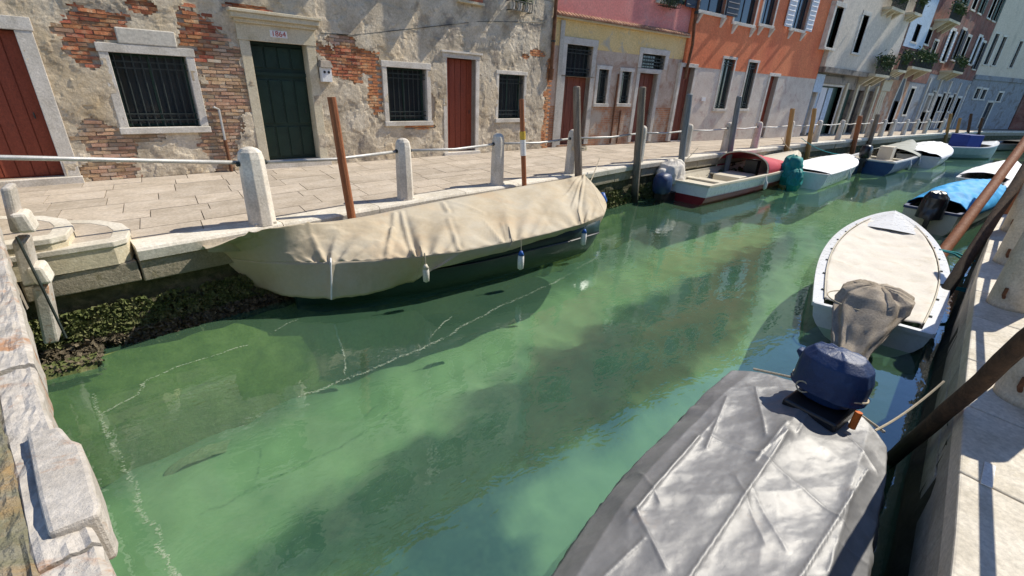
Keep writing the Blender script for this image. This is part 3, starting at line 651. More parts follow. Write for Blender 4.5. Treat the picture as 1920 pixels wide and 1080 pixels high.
# upper wall with windows above the frame, open shutters throw the streaks of shade
UP = []
for (c, z0, z1, ang) in ((3.2, 5.0, 6.8, 0), (7.3, 4.95, 6.5, 0.0), (10.6, 4.9, 6.5, 1.2), (13.1, 4.75, 6.4, 1.1), (15.6, 4.8, 6.4, 1.15), (3.2, 8.6, 10.2, 0), (7.3, 8.6, 10.2, .5), (10.6, 8.6, 10.2, 0), (13.1, 8.6, 10.2, .6), (15.6, 8.6, 10.2, 0)):
    NH.opening('window', c - .45, c + .45, z0, z1, fr=.14, mull=1, shutters=m_gshutter, sh_ang=ang, m_fr=m_stone)
NH.wall('upper_wall', m_plaster, 0, NH.len, ZT, 12.4, d=0, th=.25)
NH.wall('end_wall', m_plaster, 0, A0, 0, ZT, d=0, th=.25)
NH.body(12.4, m_plaster)
# planter box, ironwork, pipes, letter box
def onwall(F, px, py, d=0.0): s_, z_ = F.W(px, py); return F.P(s_, d, z_)
cen = NH.W(880, 3)
NH.box('window_ledge', m_stone_y, NH.root, cen[0] - .45, cen[0] + .45, 0, .14, cen[1] - .06, cen[1] + .0)
t = root('planter_box', NH.P(cen[0], .15, cen[1]), 'reddish planter box with dark plants on a ledge above the red door', 'planter')
NH.bx(MB(), cen[0] - .38, cen[0] + .38, .0, .13, cen[1] + .004, cen[1] + .18).build('trough', m_terra, t)
def leaves(n, c, r, s_, seed, name, parent, m=None):
    rn = random.Random(seed); b = MB()
    for _ in range(n):
        p = Vector([rn.gauss(0, .45) * r[k] + c[k] for k in range(3)]); u = Vector([rn.uniform(-1, 1) for _ in range(3)]).normalized() * s_; v = Vector([rn.uniform(-1, 1) for _ in range(3)]).normalized() * s_ * .6
        b.add([p - u, p + v, p + u, p - v], [(0, 1, 2, 3)])
    return b.build(name, m or m_leaf, parent)
leaves(160, NH.P(cen[0], .08, cen[1] + .26), (.5, .12, .12), .05, 3, 'foliage', t)
cen2 = NH.W(968, 15)
t = root('flower_rack', NH.P(cen2[0], .1, cen2[1]), 'dark scrolled iron rack with pale pots high beside the drainpipe', 'rack')
b = MB()
for dz in (-.1, .14): b.tube([NH.P(cen2[0] - .42, 0, cen2[1] + dz), NH.P(cen2[0] - .42, .26, cen2[1] + dz), NH.P(cen2[0] + .42, .26, cen2[1] + dz), NH.P(cen2[0] + .42, 0, cen2[1] + dz)], .014, 6)
for k in range(9): c = cen2[0] - .4 + .1 * k; b.tube([NH.P(c, .26, cen2[1] - .1), NH.P(c + .03, .28, cen2[1]), NH.P(c, .26, cen2[1] + .14)], .010, 5)
b.build('ironwork', m_iron, t)
for k in range(3):
    b = MB(); c = cen2[0] - .28 + .28 * k; b.tube([NH.P(c, .13, cen2[1] - .09), NH.P(c, .13, cen2[1] + .12)], [.07, .10], 10); b.build('pot', m_stone, t)
leaves(150, NH.P(cen2[0] + .1, .14, cen2[1] + .2), (.5, .12, .12), .045, 5, 'foliage', t)
s_, z_ = NH.W(608, 137)
t = root('letter_box', NH.P(s_, 0, z_), 'small white two-hole box with grey peaked top on the wall right of the green door', 'letter box')
NH.bx(MB(), s_ - .12, s_ + .12, .02, .15, z_ - .19, z_ + .12).build('box', m_whitepaint, t, bevel=.008)
b = MB(); b.hexa([NH.P(s_ - .15, .2, z_ + .122), NH.P(s_ + .15, .2, z_ + .122), NH.P(s_ + .15, .02, z_ + .122), NH.P(s_ - .15, .02, z_ + .122), NH.P(s_ - .10, .14, z_ + .26), NH.P(s_ + .12, .14, z_ + .26), NH.P(s_ + .12, .02, z_ + .28), NH.P(s_ - .10, .02, z_ + .28)])
b.build('cap', m_greywall, t)
for dx in (-.05, .05):
    b = MB(); b.tube([NH.P(s_ + dx, .14, z_ + .02), NH.P(s_ + dx, .156, z_ + .02)], .03, 10); b.build('hole', m_black, t)
# short pipe by the green door, drainpipe at the corner
t = root('short_pipe', (*NH.P(NH.W(433, 322)[0], .06, 0)[:2], 0), 'short rusty standpipe with pale top between grilled window and green door', 'pipe')
p0 = NH.P(NH.W(433, 322)[0], .06, 0); s_t, z_t = NH.W(405, 200)
b = MB(); b.tube([p0, (p0[0], p0[1], z_t * .5)], .035, 8); b.build('lower_pipe', m_rust, t)
b = MB(); b.tube([(p0[0], p0[1], z_t * .5), (p0[0], p0[1], z_t - .05), NH.P(NH.W(433, 322)[0] - .1, .1, z_t)], .024, 8); b.build('upper_pipe', m_rail, t)
t = root('drainpipe', (*NH.P(NH.len - .12, .08, 0)[:2], 0), 'tall dark drainpipe between the plastered house and the pink house', 'drainpipe')
p = NH.P(NH.len - .12, .08, 0); b = MB(); b.tube([(p[0], p[1], 2.3), (p[0], p[1], 12)], .06, 10); b.build('pipe', m_rust, t)
b = MB(); b.tube([(p[0], p[1], 2.25), (p[0], p[1], 2.6)], [.08, .1], 10); b.build('collar', m_rust, t)
b = MB()
for zz in np.arange(3.4, 12, 1.6): b.tube([(p[0], p[1], zz), (p[0], p[1], zz + .05)], .075, 10)
b.build('pipe_clip', m_iron, t)
b = MB(); b.tube([onwall(NH, 600, 62, .03), onwall(NH, 660, 66, .03), onwall(NH, 900, 40, .03), onwall(NH, 1020, 42, .03)], .008, 5)
tag(b.build('wall_cable', m_iron), 'thin dark cable strung along the upper plaster of the near house', 'cable')

# ---- pink and yellow house
YH = Fac((11.27, 13.20), (18.45, 13.10), 'pink_yellow_house', 'pink house with yellow band and brick base beside the drainpipe', 'house')
yd1 = YH.rect(1054, 1103, 84, 272); yw1 = YH.rect(1120, 1138, 130, 194); yw2 = YH.rect(1163, 1180, 134, 194); yt2 = YH.rect(1202, 1243, 102, 129); yd2 = YH.rect(1191, 1224, 137, 262)
yd1 = (yd1[0] + .05, yd1[1], .06, yd1[3]); yd2 = (yd2[0], yd2[1], .06, yd2[3]); yt2 = (yd2[0], yd2[1] + .5, yt2[2], yt2[3]); zz = yd1[2] + (yd1[3] - yd1[2]) * .70
o = YH.opening('door', yd1[0], yd1[1], yd1[2], zz, fr=.20, sill=False, lintel=.001, m_leaf_=m_brn_door, planks=4)
YH.opening('window', yd1[0], yd1[1], zz + .03, yd1[3], fr=.20, sill=False, lintel=.22, m_leaf_=m_iron, bars=6)
YH.holes.append((yd1[0], yd1[1], zz - .01, zz + .04))
for r_ in (yw1, yw2): YH.opening('window', *r_, fr=.13, sill=True, mull=0, depth=.14, bars=3)
YH.opening('door', *yd2, fr=.18, sill=False, lintel=.16, m_leaf_=m_brn_door, planks=4)
YH.opening('window', yt2[0], yt2[1] - .2, yt2[2], yt2[3], fr=.20, sill=False, lintel=.2, mull=0, bars=5)
zl = YH.W(1160, 48)[1]; zy = YH.W(1150, 97)[1]
zl2 = zl; pw = YH.W(1248, 8)
YH.opening('window', pw[0] - .5, pw[0] + .5, pw[1] + .1, pw[1] + 1.6, fr=.12, shutters=m_gshutter)
for c in (1.6, 5.4): YH.opening('window', c - .45, c + .45, 8.4, 10.0, fr=.12, shutters=m_gshutter)
YH.wall('brick_wall', m_bw_or, 0, YH.len, 0, 1.42, d=-.012); m_pbr = mat('pinkish_beige_render', [(0.50, 0.38, 0.29), (0.64, 0.52, 0.41)], 1.6, 0.95, 0.5, 14, dirt=(0.40, 0.24, 0.16), dscale=1.3, damt=(0.5, 0.65)); YH.wall('pier', m_pbr, 0, yd1[0], 1.42, zy, d=0); YH.wall('wall', m_pbr, yd1[1], YH.len, 1.42, zy, d=0)
YH.wall('yellow_wall', m_yellow, 0, YH.len, zy, zl, d=.012)
YH.wall('pink_wall', m_pink, 0, YH.len, zl, 12.9, d=.02)
YH.box('corner_strip', m_plaster_s, YH.root, .28, .46, .014, .05, 0, zl - .1)
YH.body(12.9, m_plaster)
b = MB(); YH.bx(b, -.05, YH.len + .05, .0, .16, zl - .05, zl + .0); b.build('ledge', m_stone_y, YH.root)
for k in range(44):
    a = -.02 + k * YH.len / 44
    b = MB(); b.hexa([YH.P(a, .24, zl + .004), YH.P(a + .15, .24, zl + .004), YH.P(a + .15, .022, zl + .11), YH.P(a, .022, zl + .11), YH.P(a + .03, .24, zl + .05), YH.P(a + .12, .24, zl + .05), YH.P(a + .12, .022, zl + .155), YH.P(a + .03, .022, zl + .155)])
    b.build('ledge_tile', m_tile, YH.root)
t = root('window_basket', YH.P(pw[0], .2, pw[1]), 'dark basket of plants under the pink house window', 'planter')
b = MB()
for k in range(9): c = pw[0] - .5 + k * .125; b.tube([YH.P(c, .05, pw[1] + .2), YH.P(c, .34, pw[1] + .2), YH.P(c, .34, pw[1] - .1), YH.P(c, .05, pw[1] - .1)], .012, 5)
b.build('ironwork', m_iron, t); leaves(260, YH.P(pw[0] + .1, .2, pw[1] + .1), (.6, .16, .2), .06, 8, 'foliage', t)
for i_, px in enumerate((1143, 1155)):
    t = root('wall_pipe', (*YH.P(YH.W(px, 262)[0], .05, 0)[:2], 0), ('thin dark pipe on the brick below the two small windows, left one', 'shorter dark pipe on the brick below the two small windows, right one')[i_], 'pipe')
    s0 = YH.W(px, 262)[0]; b = MB(); b.tube([YH.P(s0, .05, .05), YH.P(s0, .05, (2.6, 1.3)[i_])], .035, 8); b.build('pipe', m_rust, t)

# ---- orange house
OH = Fac((18.5, 13.0), (30.6, 12.72), 'orange_house', 'bright orange house with pale plinth and bracketed white sills', 'house')
zp = OH.W(1380, 133)[1]
od1 = OH.rect(1268, 1291, 125, 258); od2 = OH.rect(1432, 1446, 142, 248)
ow1 = OH.rect(1348, 1369, 110, 204); ow2 = OH.rect(1395, 1411, 116, 204)
OH.opening('door', od1[0], od1[1], .05, od1[3], fr=.16, sill=False, m_leaf_=m_brn_door, planks=4, lintel=.15)
OH.opening('door', od2[0], od2[1], .05, od2[3], fr=.16, sill=False, m_leaf_=m_red_door, planks=4, lintel=.15)
for r_ in (ow1, ow2): OH.opening('window', *r_, fr=.11, mull=1, depth=.12, m_leaf_=m_gshutter, bars=6)
for (l, r_, bt) in ((1309, 1358, 18), (1375, 1413, 40), (1424, 1448, 44), (1481, 1507, 52)):
    a0, z0 = OH.W(l, bt); a1 = OH.W(r_, bt)[0]
    OH.opening('window', a0, a1, z0, z0 + 2.0, fr=.12, mull=1, shutters=m_curtain if l == 1481 else (m_shutter if l == 1309 else None), brackets=True, depth=.14, m_leaf_=m_shutter)
    OH.opening('window', a0 + .1, a1 - .1, 8.9, 10.6, fr=.12, mull=1, depth=.14, m_leaf_=m_shutter)
OH.wall('plinth', m_plinth, 0, OH.len, 0, zp, d=.0)
OH.wall('orange_wall', m_orange, 0, OH.len, zp, 12.7, d=.015)
OH.body(12.7, m_orange)
t = root('drainpipe', (*OH.P(.05, .08, 0)[:2], 0), 'dark drainpipe between the pink house and the orange house', 'drainpipe')
p = OH.P(.05, .10, 0); b = MB(); b.tube([(p[0], p[1], 2.6), (p[0] + .12, p[1], 3.9), (p[0], p[1], 4.6), (p[0], p[1], 12)], .06, 8); b.build('pipe', m_rust, t)
b = MB(); b.tube([(p[0], p[1], 5), (p[0], p[1], 5.1)], .08, 8); b.build('pipe_clip', m_iron, t)
s_, z_ = OH.W(1318, 186)
t = OH.box('bell_plate', m_whitepaint, None, s_ - .14, s_ + .14, .001, .05, z_ - .08, z_ + .08); tag(t, 'small white bell plate beside the brown door of the orange house', 'bell plate')

# ---- cream house over a shop
CH_ = Fac((30.7, 12.9), (41.4, 12.9), 'cream_shop_house', 'cream upper floors jutting over a shop with white shutters', 'house')
gw1 = CH_.rect(1543, 1557, 11, 92); gw2 = CH_.rect(1594, 1605, 27, 101)
sh = CH_.rect(1507, 1567, 160, 247); zb_ = CH_.W(1560, 133)[1]
dk = CH_.rect(1466, 1480, 160, 250)
CH_.opening('door', max(.25, dk[0]), max(.9, dk[1]), .05, dk[3], fr=.2, sill=False, m_leaf_=m_black, planks=2)
CH_.opening('door', sh[0], sh[1], .05, sh[3], fr=.18, sill=False, m_leaf_=m_gshutter, planks=0, lintel=.12, m_fr=m_stone)
sw = (sh[1] - sh[0])
for k, (f0, f1) in enumerate(((.07, .20), (.22, .42), (.44, .62), (.66, .80))):
    CH_.box('shop_shutter', (m_curtain, m_paleblue)[k % 2], CH_.root, sh[0] + sw * f0, sh[0] + sw * f1, -.20, -.15, .15, sh[3] - .08)
CH_.box('shop_fascia', m_greywall, CH_.root, sh[0] - .1, sh[1] + .1, .02, .12, sh[3] + .13, zb_ - .3)
CH_.box('moulding', m_greywall, CH_.root, 0, CH_.len, .0, .5, zb_ - .15, zb_ + .12)
for r_ in (gw1, gw2): CH_.opening('window', *r_, fr=.22, mull=0, d=.4, m_leaf_=m_gshutter)
for c in (3.2, 7.8): CH_.opening('window', c - .5, c + .5, 9.9, 11.6, fr=.2, d=.4, mull=1)
for k, a in enumerate(np.linspace(sh[1] + .5, CH_.len - .5, 4)):
    CH_.box('pilaster', m_stone_y, CH_.root, a - .14, a + .14, .003, .12, 0, zb_ - .55)
pl_ = list(np.linspace(sh[1] + .5, CH_.len - .5, 4))
for k in range(3): CH_.opening('door', pl_[k] + .25, pl_[k + 1] - .25, .05, zb_ - .9, fr=0, sill=False, m_leaf_=(m_gshutter, m_black, m_greywall)[k], planks=3)
CH_.wall('ground_wall', m_greywall, 0, CH_.len, 0, zb_ - .15)
CH_.wall('upper_wall', m_cream, 0.0, CH_.len, zb_ + .12, 13.4, d=.4, th=.6)
CH_.body(13.4, m_greywall)
s_, z_ = CH_.W(1496, 137)
t = CH_.box('wall_sign', m_paleblue, None, .02, 1.1, .10, .16, zb_ - 1.2, zb_ - .25); tag(t, 'pale faded panel at the corner where orange and cream houses meet', 'sign')

# ---- brick house with balconies and stone arcade
BH = Fac((41.5, 12.9), (51.4, 12.9), 'brick_balcony_house', 'dark red brick house with balconies above a stone arcade and pointed door', 'house')
a_sh0 = BH.W(1596, 200)[0]; a_sh1 = BH.W(1652, 200)[0]; z_sh = BH.W(1630, 172)[1]; z_top = BH.W(1630, 145)[1]
def clampA(v): return max(.3, v)
n_ar = 3; wd = (a_sh1 - clampA(a_sh0)) / n_ar
for k in range(n_ar):
    a0 = clampA(a_sh0) + k * wd + .25; BH.opening('door', a0, a0 + wd - .5, .05, z_sh - .2, fr=.2, sill=False, m_leaf_=m_greywall, planks=3, lintel=.3, m_fr=m_stone_y)
BH.box('stone_band', m_stone_y, BH.root, .05, a_sh1 + .3, .0, .12, z_sh + .12, z_top)
BH.box('balcony_ledge', m_greywall, BH.root, .1, a_sh1 + .3, 0, .4, z_top + .02, z_top + .25)
# pointed arch door
pa = BH.rect(1668, 1682, 165, 245); ac = (pa[0] + pa[1]) / 2; hw = .62; zsp = pa[3] * .72
door = BH.opening('door', ac - hw, ac + hw, .05, zsp, fr=.22, sill=False, m_leaf_=m_shutter, planks=3, lintel=.001)
ar = MB(); pts_o = []; pts_i = []
for k in range(13):
    u = -1 + k / 6; zz = (1 - abs(u) ** 1.7) * 1.9
    pts_i.append((ac + u * hw, zsp + zz)); pts_o.append((ac + u * (hw + .24), zsp + zz * 1.16 + .0))
R = [[BH.P(o_[0], .04, o_[1]), BH.P(i_[0], .04, i_[1]), BH.P(i_[0], 0, i_[1]), BH.P(o_[0], 0, o_[1])] for o_, i_ in zip(pts_o, pts_i)]
ar.rings(R).build('arch_moulding', m_stone, door, recalc=True)
b = MB(); b.add([BH.P(p[0], .02, p[1]) for p in pts_i], [tuple(range(len(pts_i)))]).build('arch_glass', m_shutter, door)
for (l, r_, t_, bt, sh_) in ((1625, 1640, 58, 112, m_curtain), (1672, 1684, 72, 118, m_gshutter), (1745, 1752, 75, 118, m_curtain), (1712, 1722, 44, 80, m_shutter), (1736, 1744, 54, 84, m_shutter), (1700, 1707, 165, 215, None), (1717, 1723, 168, 215, None), (1735, 1741, 175, 200, None)):
    r4 = BH.rect(l, r_, t_, bt)
    if r4[1] < BH.len - .4: BH.opening('window', *r4, fr=.14, mull=0, depth=.12, shutters=None, m_leaf_=sh_ or m_iron)
zg = BH.W(1720, 155)[1]; asp = BH.W(1690, 60)[0]; asp = min(asp, BH.len - 5)
ag = BH.W(1690, 200)[0]
BH.wall('ground_wall', m_bw_or, 0, min(ag, BH.len - 2.5), 0, zg)
BH.wall('ground_wall', m_bluegrey, min(ag, BH.len - 2.5), BH.len, 0, zg - .01)
BH.wall('brick_wall', m_bw_red, 0, BH.len, zg, 12.0, d=.01)
BH.body(12.0, m_bw_red)
def balcony(F, px0, px1, py, drop, m_par, label=None):
    a0, z0 = F.W(px0, py); a1 = F.W(px1, py)[0]
    if a1 > F.len: return
    b = MB(); F.bx(b, a0, a1, 0, .9, z0 - .15, z0)
    t = b.build('balcony', m_stone_y, F.root)
    for k in range(3):
        a = a0 + .15 + (a1 - a0 - .5) * k / 2; q = MB(); q.hexa([F.P(a, .1, z0 - .7), F.P(a + .2, .1, z0 - .7), F.P(a + .2, 0, z0 - .7), F.P(a, 0, z0 - .7), F.P(a, .8, z0 - .152), F.P(a + .2, .8, z0 - .152), F.P(a + .2, 0, z0 - .152), F.P(a, 0, z0 - .152)]); q.build('bracket', m_stone_y, t)
    q = MB(); n = max(4, int((a1 - a0) / .16))
    for k in range(n + 1): a = a0 + (a1 - a0) * k / n; q.tube([F.P(a, .85, z0), F.P(a, .85, z0 + 1)], .025, 5)
    F.bx(q, a0, a1, .80, .88, z0 + 1.0, z0 + 1.06); q.build('railing', m_par, t)
    leaves(int(200 * (a1 - a0)), F.P((a0 + a1) / 2, .86, z0 + .75), ((a1 - a0) * .6, .2, .42), .10, int(px0), 'foliage', t)
balcony(BH, 1612, 1640, 138, 0, m_iron); balcony(BH, 1655, 1672, 130, 0, m_iron); balcony(BH, 1682, 1722, 124, 0, m_iron); balcony(BH, 1640, 1668, 14, 0, m_iron)
balcony(BH, 1684, 1700, 24, 0, m_iron)
# pale blue strip of wall between the brick parts
a0 = BH.W(1700, 60)[0]; a1 = min(BH.W(1738, 60)[0], BH.len - .3); zlow = BH.W(1715, 92)[1]
BH.wall('pale_blue_wall', m_paleblue, a0, a1, zlow, 11.9, d=.06, th=.04)

# ---- narrow brick house further on
KH = Fac((51.5, 12.9), (65.3, 12.9), 'far_brick_house', 'tall far house of mottled red brick with blue-grey ground floor', 'house')
for k_, c in enumerate((1.7, 4.6, 6.9, 10.4, 12.4)):
    KH.opening('window', c - .5, c + .5, 5.4 + .3 * (k_ % 2), 7.6 + .3 * (k_ % 2), fr=.2, mull=0, depth=.12, shutters=(m_curtain, m_shutter, None)[k_ % 3]); KH.opening('window', c - .5, c + .5, 9.4, 11.6, fr=.2, mull=0, depth=.12, shutters=(m_gshutter, None)[k_ % 2])
for c in (2.2, 5.0, 8.5, 11.8): KH.opening('door', c - .6, c + .6, .05, 2.8, fr=.2, sill=False, m_leaf_=m_shutter, planks=2)
[KH.box('pilaster', m_stone, KH.root, a - .12, a + .12, .003, .1, 0, 4.1) for a in (.5, 3.6, 6.8, 10.1, 13.2)]; [KH.opening('window', a - .35, a + .35, 1.6, 3.1, fr=.12, mull=0) for a in (3.0, 6.2, 7.4, 9.6)]
KH.wall('ground_wall', m_bluegrey, 0, KH.len, 0, 4.4); KH.wall('brick_wall', m_bw_red, 0, KH.len, 4.4, 14.5, d=.01); KH.body(14.5, m_bw_red)
balcony(KH, 1762, 1782, 132, 0, m_iron); balcony(KH, 1752, 1776, 36, 0, m_iron)

# ---- end house, turned towards the canal
g0 = (65.5, 12.9)
EH = Fac(g0, (g0[0] + 10.5 * math.cos(math.radians(-14)), g0[1] + 10.5 * math.sin(math.radians(-14))), 'cream_end_house', 'tall cream house with dark shuttered windows closing the view at top right', 'house')
zs = EH.W(1840, 143)[1]
for (l, r_, t_, bt) in ((1824, 1833, 55, 115), (1855, 1863, 62, 122), (1870, 1877, 68, 124), (1902, 1908, 76, 128), (1792, 1800, 162, 182), (1828, 1835, 166, 185), (1840, 1847, 168, 186), (1870, 1877, 174, 190)):
    r4 = EH.rect(l, r_, t_, bt)
    if r4[1] < EH.len - .2 and r4[0] > .2: EH.opening('window', *r4, fr=.18, mull=0, depth=.12, m_leaf_=m_shutter)
for (l, r_, t_, bt) in ((1795, 1806, 188, 230), (1843, 1853, 192, 236)):
    r4 = EH.rect(l, r_, t_, bt)
    if r4[1] < EH.len - .2 and r4[0] > .2: EH.opening('door', r4[0], r4[1], .05, r4[3], fr=.2, sill=False, m_leaf_=m_shutter, planks=2)
for k in range(2): EH.opening('window', 2 + k * 4, 3 + k * 4, zs + 9.0, zs + 11.4, fr=.18, mull=0, depth=.12)
EH.wall('ground_wall', m_bluegrey, 0, EH.len, 0, zs); EH.wall('cream_wall', m_cream, 0, EH.len, zs, 19, d=.01); EH.box('string_course', m_bluegrey, EH.root, 0, EH.len, .01, .12, zs - .3, zs + .1)
EH.body(19, m_cream)
e1 = EH.P(EH.len + .2, 0, 0)
QH = Fac((e1[0], e1[1]), (e1[0] + 18, e1[1] - 16), 'low_brick_house', 'low reddish brick building at the far right bend of the canal', 'house')
QH.opening('door', 4, 5.4, .05, 3.0, fr=.2, sill=False, m_leaf_=m_shutter, planks=2); QH.opening('window', 9, 10.2, 2.0, 4.0, fr=.2)
QH.wall('brick_wall', m_bw_red, 0, QH.len, 0, 8); QH.wall('upper_wall', m_ochre, 0, QH.len, 8, 14, d=.01); QH.body(14, m_bw_red)

# ------------------------------------------------------------------ bollards and rails on the left quay
def oct_ring(cx, cy, r, z, n=8, ph=math.pi / 8): return [(cx + r * math.cos(2 * math.pi * k / n + ph), cy + r * math.sin(2 * math.pi * k / n + ph), z) for k in range(n)]
def bollard(x, y, label, h=1.08, r=.15, lean=0.0):
    t = root('stone_bollard', (x, y, 0), label, 'bollard', 'white stone bollards along the left quay')
    rz = math.atan2(kerb_t(x).y, kerb_t(x).x)
    b = MB(); R = []
    for (z, f) in ((-.02, 1.0), (h * .5, .95), (h * .86, .90), (h * .94, .80), (h * .98, .58), (h, .25)): R.append([(p[0] + lean * z, p[1], p[2]) for p in oct_ring(x, y, r * f, z, 8, math.pi / 8 + rz)])
    b.rings(R).build('shaft', m_stone, t, bevel=.012)
    b = MB(); s_ = r * 1.12; b.rings([oct_ring(x, y, s_, -.02, 4, math.pi / 4 + rz), oct_ring(x, y, s_, .035, 4, math.pi / 4 + rz)]); b.build('base', m_kerb, t, bevel=.01)
    q = MB(); tv = kerb_t(x)
    for sg in (-1, 1): MB().tube([(x + tv.x * sg * r * .75, y + tv.y * sg * r * .75, h * .80), (x + tv.x * sg * r * 1.06, y + tv.y * sg * r * 1.06, h * .80)], .035, 8).build('rail_socket', m_iron, t)
    return t
bl_px = [(495, 421, 'largest white stone bollard, rounded top, standing left of the first brown pole'),
         (763, 374, 'white stone bollard right of the first brown pole, behind the beige covered boat'),
         (938, 348, 'white stone bollard just left of the white-banded brown pole'),
         (1062, 323, 'white stone bollard tied with rope to a grey wooden pile'),
         (1192, 303, 'stone bollard half hidden behind the big grey pile in the water'),
         (1277, 292, 'stone bollard behind the grey-blue pole before the brown door of the orange house'),
         (1360, 284, 'stone bollard beside the slate grey pole at the red boat'),
         (1424, 279, 'stone bollard standing free before the red door of the orange house'),
         (1481, 272, 'stone bollard just right of the first ochre pole'),
         (1527, 266, 'stone bollard just right of the second ochre pole')]
bpos = []
bpos.append((-4.2, kerb_y(-2.6) + .0))
for (px, py, lb) in bl_px:
    g = G(px, py); y = kerb_y(g[0]) + .17; bpos.append((g[0], y)); bollard(g[0], y, lb, r=.185 if px < 500 else .155)
far_px = [(1569, 'stone bollard before the shop with white shutters'), (1598, 'stone bollard left of the first dark brown pile'), (1624, 'stone bollard between the two dark brown piles'), (1650, 'stone bollard below the pointed arch door'),
          (1668, 'far stone bollard just right of the pointed arch door'), (1692, 'far stone bollard behind the white covered boat, left one'), (1712, 'far stone bollard behind the white covered boat, middle one'), (1732, 'far stone bollard behind the white covered boat, right one'), (1762, 'far stone bollard beside the yellow pole')]
for px, lb in far_px:
    # where the kerb line crosses this column of the view
    best = None
    for x in np.arange(20, 75, .1):
        p = RM.T @ np.array([x, kerb_y(x) + .17, -CAMZ]); u = 960 + F_PX * p[0] / p[2]
        if best is None or abs(u - px) < best[0]: best = (abs(u - px), x)
    x = best[1]; bpos.append((x, kerb_y(x) + .17)); bollard(x, kerb_y(x) + .17, lb)
bpos = [bpos[0]] + sorted(bpos[1:])
names = ['long pale handrail running from the left edge to the largest bollard', 'handrail between largest bollard and the one behind the beige boat', 'handrail in front of the red-brown door', 'handrail crossing behind the white-banded pole',
         'handrail before the brick base of the pink house', 'handrail between big grey pile and grey-blue pole', 'handrail below the two tall windows of the orange house', 'handrail left of the free-standing bollard', 'handrail before the red door of the orange house',
         'handrail between the two ochre poles']
fnames = ['handrail just right of the second ochre pole', 'handrail before the shop with white shutters', 'handrail behind the first dark brown pile', 'handrail between the two dark brown piles', 'handrail before the stone arcade', 'far handrail below the pointed arch door', 'far handrail left of the white covered boat', 'far handrail behind the white covered boat', 'farthest handrail beside the yellow pole']
for i, (a, c) in enumerate(zip(bpos, bpos[1:])):
    b = MB(); za = .80 if i else .98
    mid = ((a[0] + c[0]) / 2, (a[1] + c[1]) / 2, (za + .86) / 2 - .012)
    b.tube([(a[0], a[1], .865 if i else 1.40), mid if i else ((a[0] + c[0]) / 2, (a[1] + c[1]) / 2, 1.12), (c[0], c[1], .865)], .026, 8)
    lb = names[i] if i < len(names) else fnames[min(i - len(names), len(fnames) - 1)]
    tag(b.build('handrail', m_rail, None, smooth=True), lb, 'handrail', 'handrails along the left quay')

# ------------------------------------------------------------------ mooring poles
def pole(x, y, zt, r, m, label, lean=(0, 0), pointed=True, zb_=-2.2, group='wooden mooring poles', n=10):
    t = root('mooring_pole', (x, y, WZ), label, 'mooring pole', group)
    b = MB(); k = 9; P_ = []; R_ = []
    for i in range(k):
        f = i / (k - 1); z = zb_ + (zt - zb_) * f; P_.append((x + lean[0] * (z - WZ) + (.035 if pointed else .008) * nz(x, z, 1, 1.1), y + lean[1] * (z - WZ) + (.035 if pointed else .008) * nz(y, z, 5, 1.1), z)); R_.append(r * (1.08 - .16 * f) * (1 + .06 * nz(x, z, 7, 4)))
    if pointed: P_ += [(P_[-1][0], P_[-1][1], zt + .03)]; R_ += [r * .6]
    b.tube(P_, R_, n); b.build('trunk', m, t, smooth=False); return t
def pole_px(bot, top, r, m, label, zref=-.3, h=None, **kw):
    g = G(bot[0], bot[1], zref); y = g[1]
    if y > kerb_y(g[0]) - .12 or zref > -.9:          # stands in the water right against the quay face
        for z in np.arange(.6, -1.2, -.01):
            q = G(bot[0], bot[1], z)
            if abs(q[1] - (kerb_y(q[0]) - .13)) < .03: g = q; y = q[1]; zref = z; break
    # solve the height so that the top reaches the measured row
    best = None
    for z in np.arange(.2, 5, .02):
        p = RM.T @ np.array([g[0], y, z - CAMZ]); v = 540 + F_PX * p[1] / p[2]; u = 960 + F_PX * p[0] / p[2]
        if best is None or abs(v - top[1]) < best[0]: best = (abs(v - top[1]), z, u)
    z = best[1]; hx = Vector((RM[0, 0], RM[1, 0])).normalized()
    p0 = RM.T @ np.array([g[0], y, z - CAMZ]); p1 = RM.T @ np.array([g[0] + .1 * hx.x, y + .1 * hx.y, z - CAMZ])
    du = (F_PX * p1[0] / p1[2] - F_PX * p0[0] / p0[2]); dx = (top[0] - best[2]) / du * .1 / (z - zref)
    lx, ly = hx.x * dx, hx.y * dx
    return pole(g[0] - lx * (zref - WZ), y - ly * (zref - WZ), z, r, m, label, lean=(lx, ly), **kw)
pole_px((660, 410), (621, 183), .068, m_wood_b, 'tall smooth brown pole at the near side of the beige covered boat', pointed=False)
pb = pole_px((983, 345), (978, 187), .055, m_wood_b, 'slim brown pole with white and yellow bands beside a bollard', pointed=False)
pole_px((1085, 325), (1082, 165), .10, m_wood_p, 'weathered grey pile roped to a bollard at the bow of the beige boat')
pole_px((1190, 358), (1205, 165), .115, m_wood_p, 'big weathered grey pile standing in the water left of the red boat', zref=-1.0)
pole_px((1277, 300), (1292, 178), .105, m_wood_g, 'grey-blue pole behind the motor of the red boat')
pole_px((1366, 298), (1386, 182), .105, m_wood_g, 'slate grey pole rising behind the red canopy')
pole_px((1473, 288), (1486, 205), .105, m_wood_o, 'first ochre brown pole at the bow of the red boat')
pole_px((1514, 284), (1527, 205), .105, m_wood_o, 'second ochre brown pole behind the white boat with teal motor')
pole_px((1600, 275), (1613, 218), .13, m_wood_b, 'first dark brown pile behind the blue open boat')
pole_px((1628, 275), (1646, 215), .13, m_wood_p, 'second grey-brown pile behind the blue open boat')
pole_px((1772, 264), (1783, 214), .12, m_wood_o, 'yellow ochre pole at the stern of the green boat')
pole_px((1790, 264), (1800, 222), .12, m_wood_o, 'second yellow pole just right of the first by the green boat')
pole_px((1812, 262), (1821, 214), .12, m_wood_d, 'thin black pole behind the blue box of the green boat')
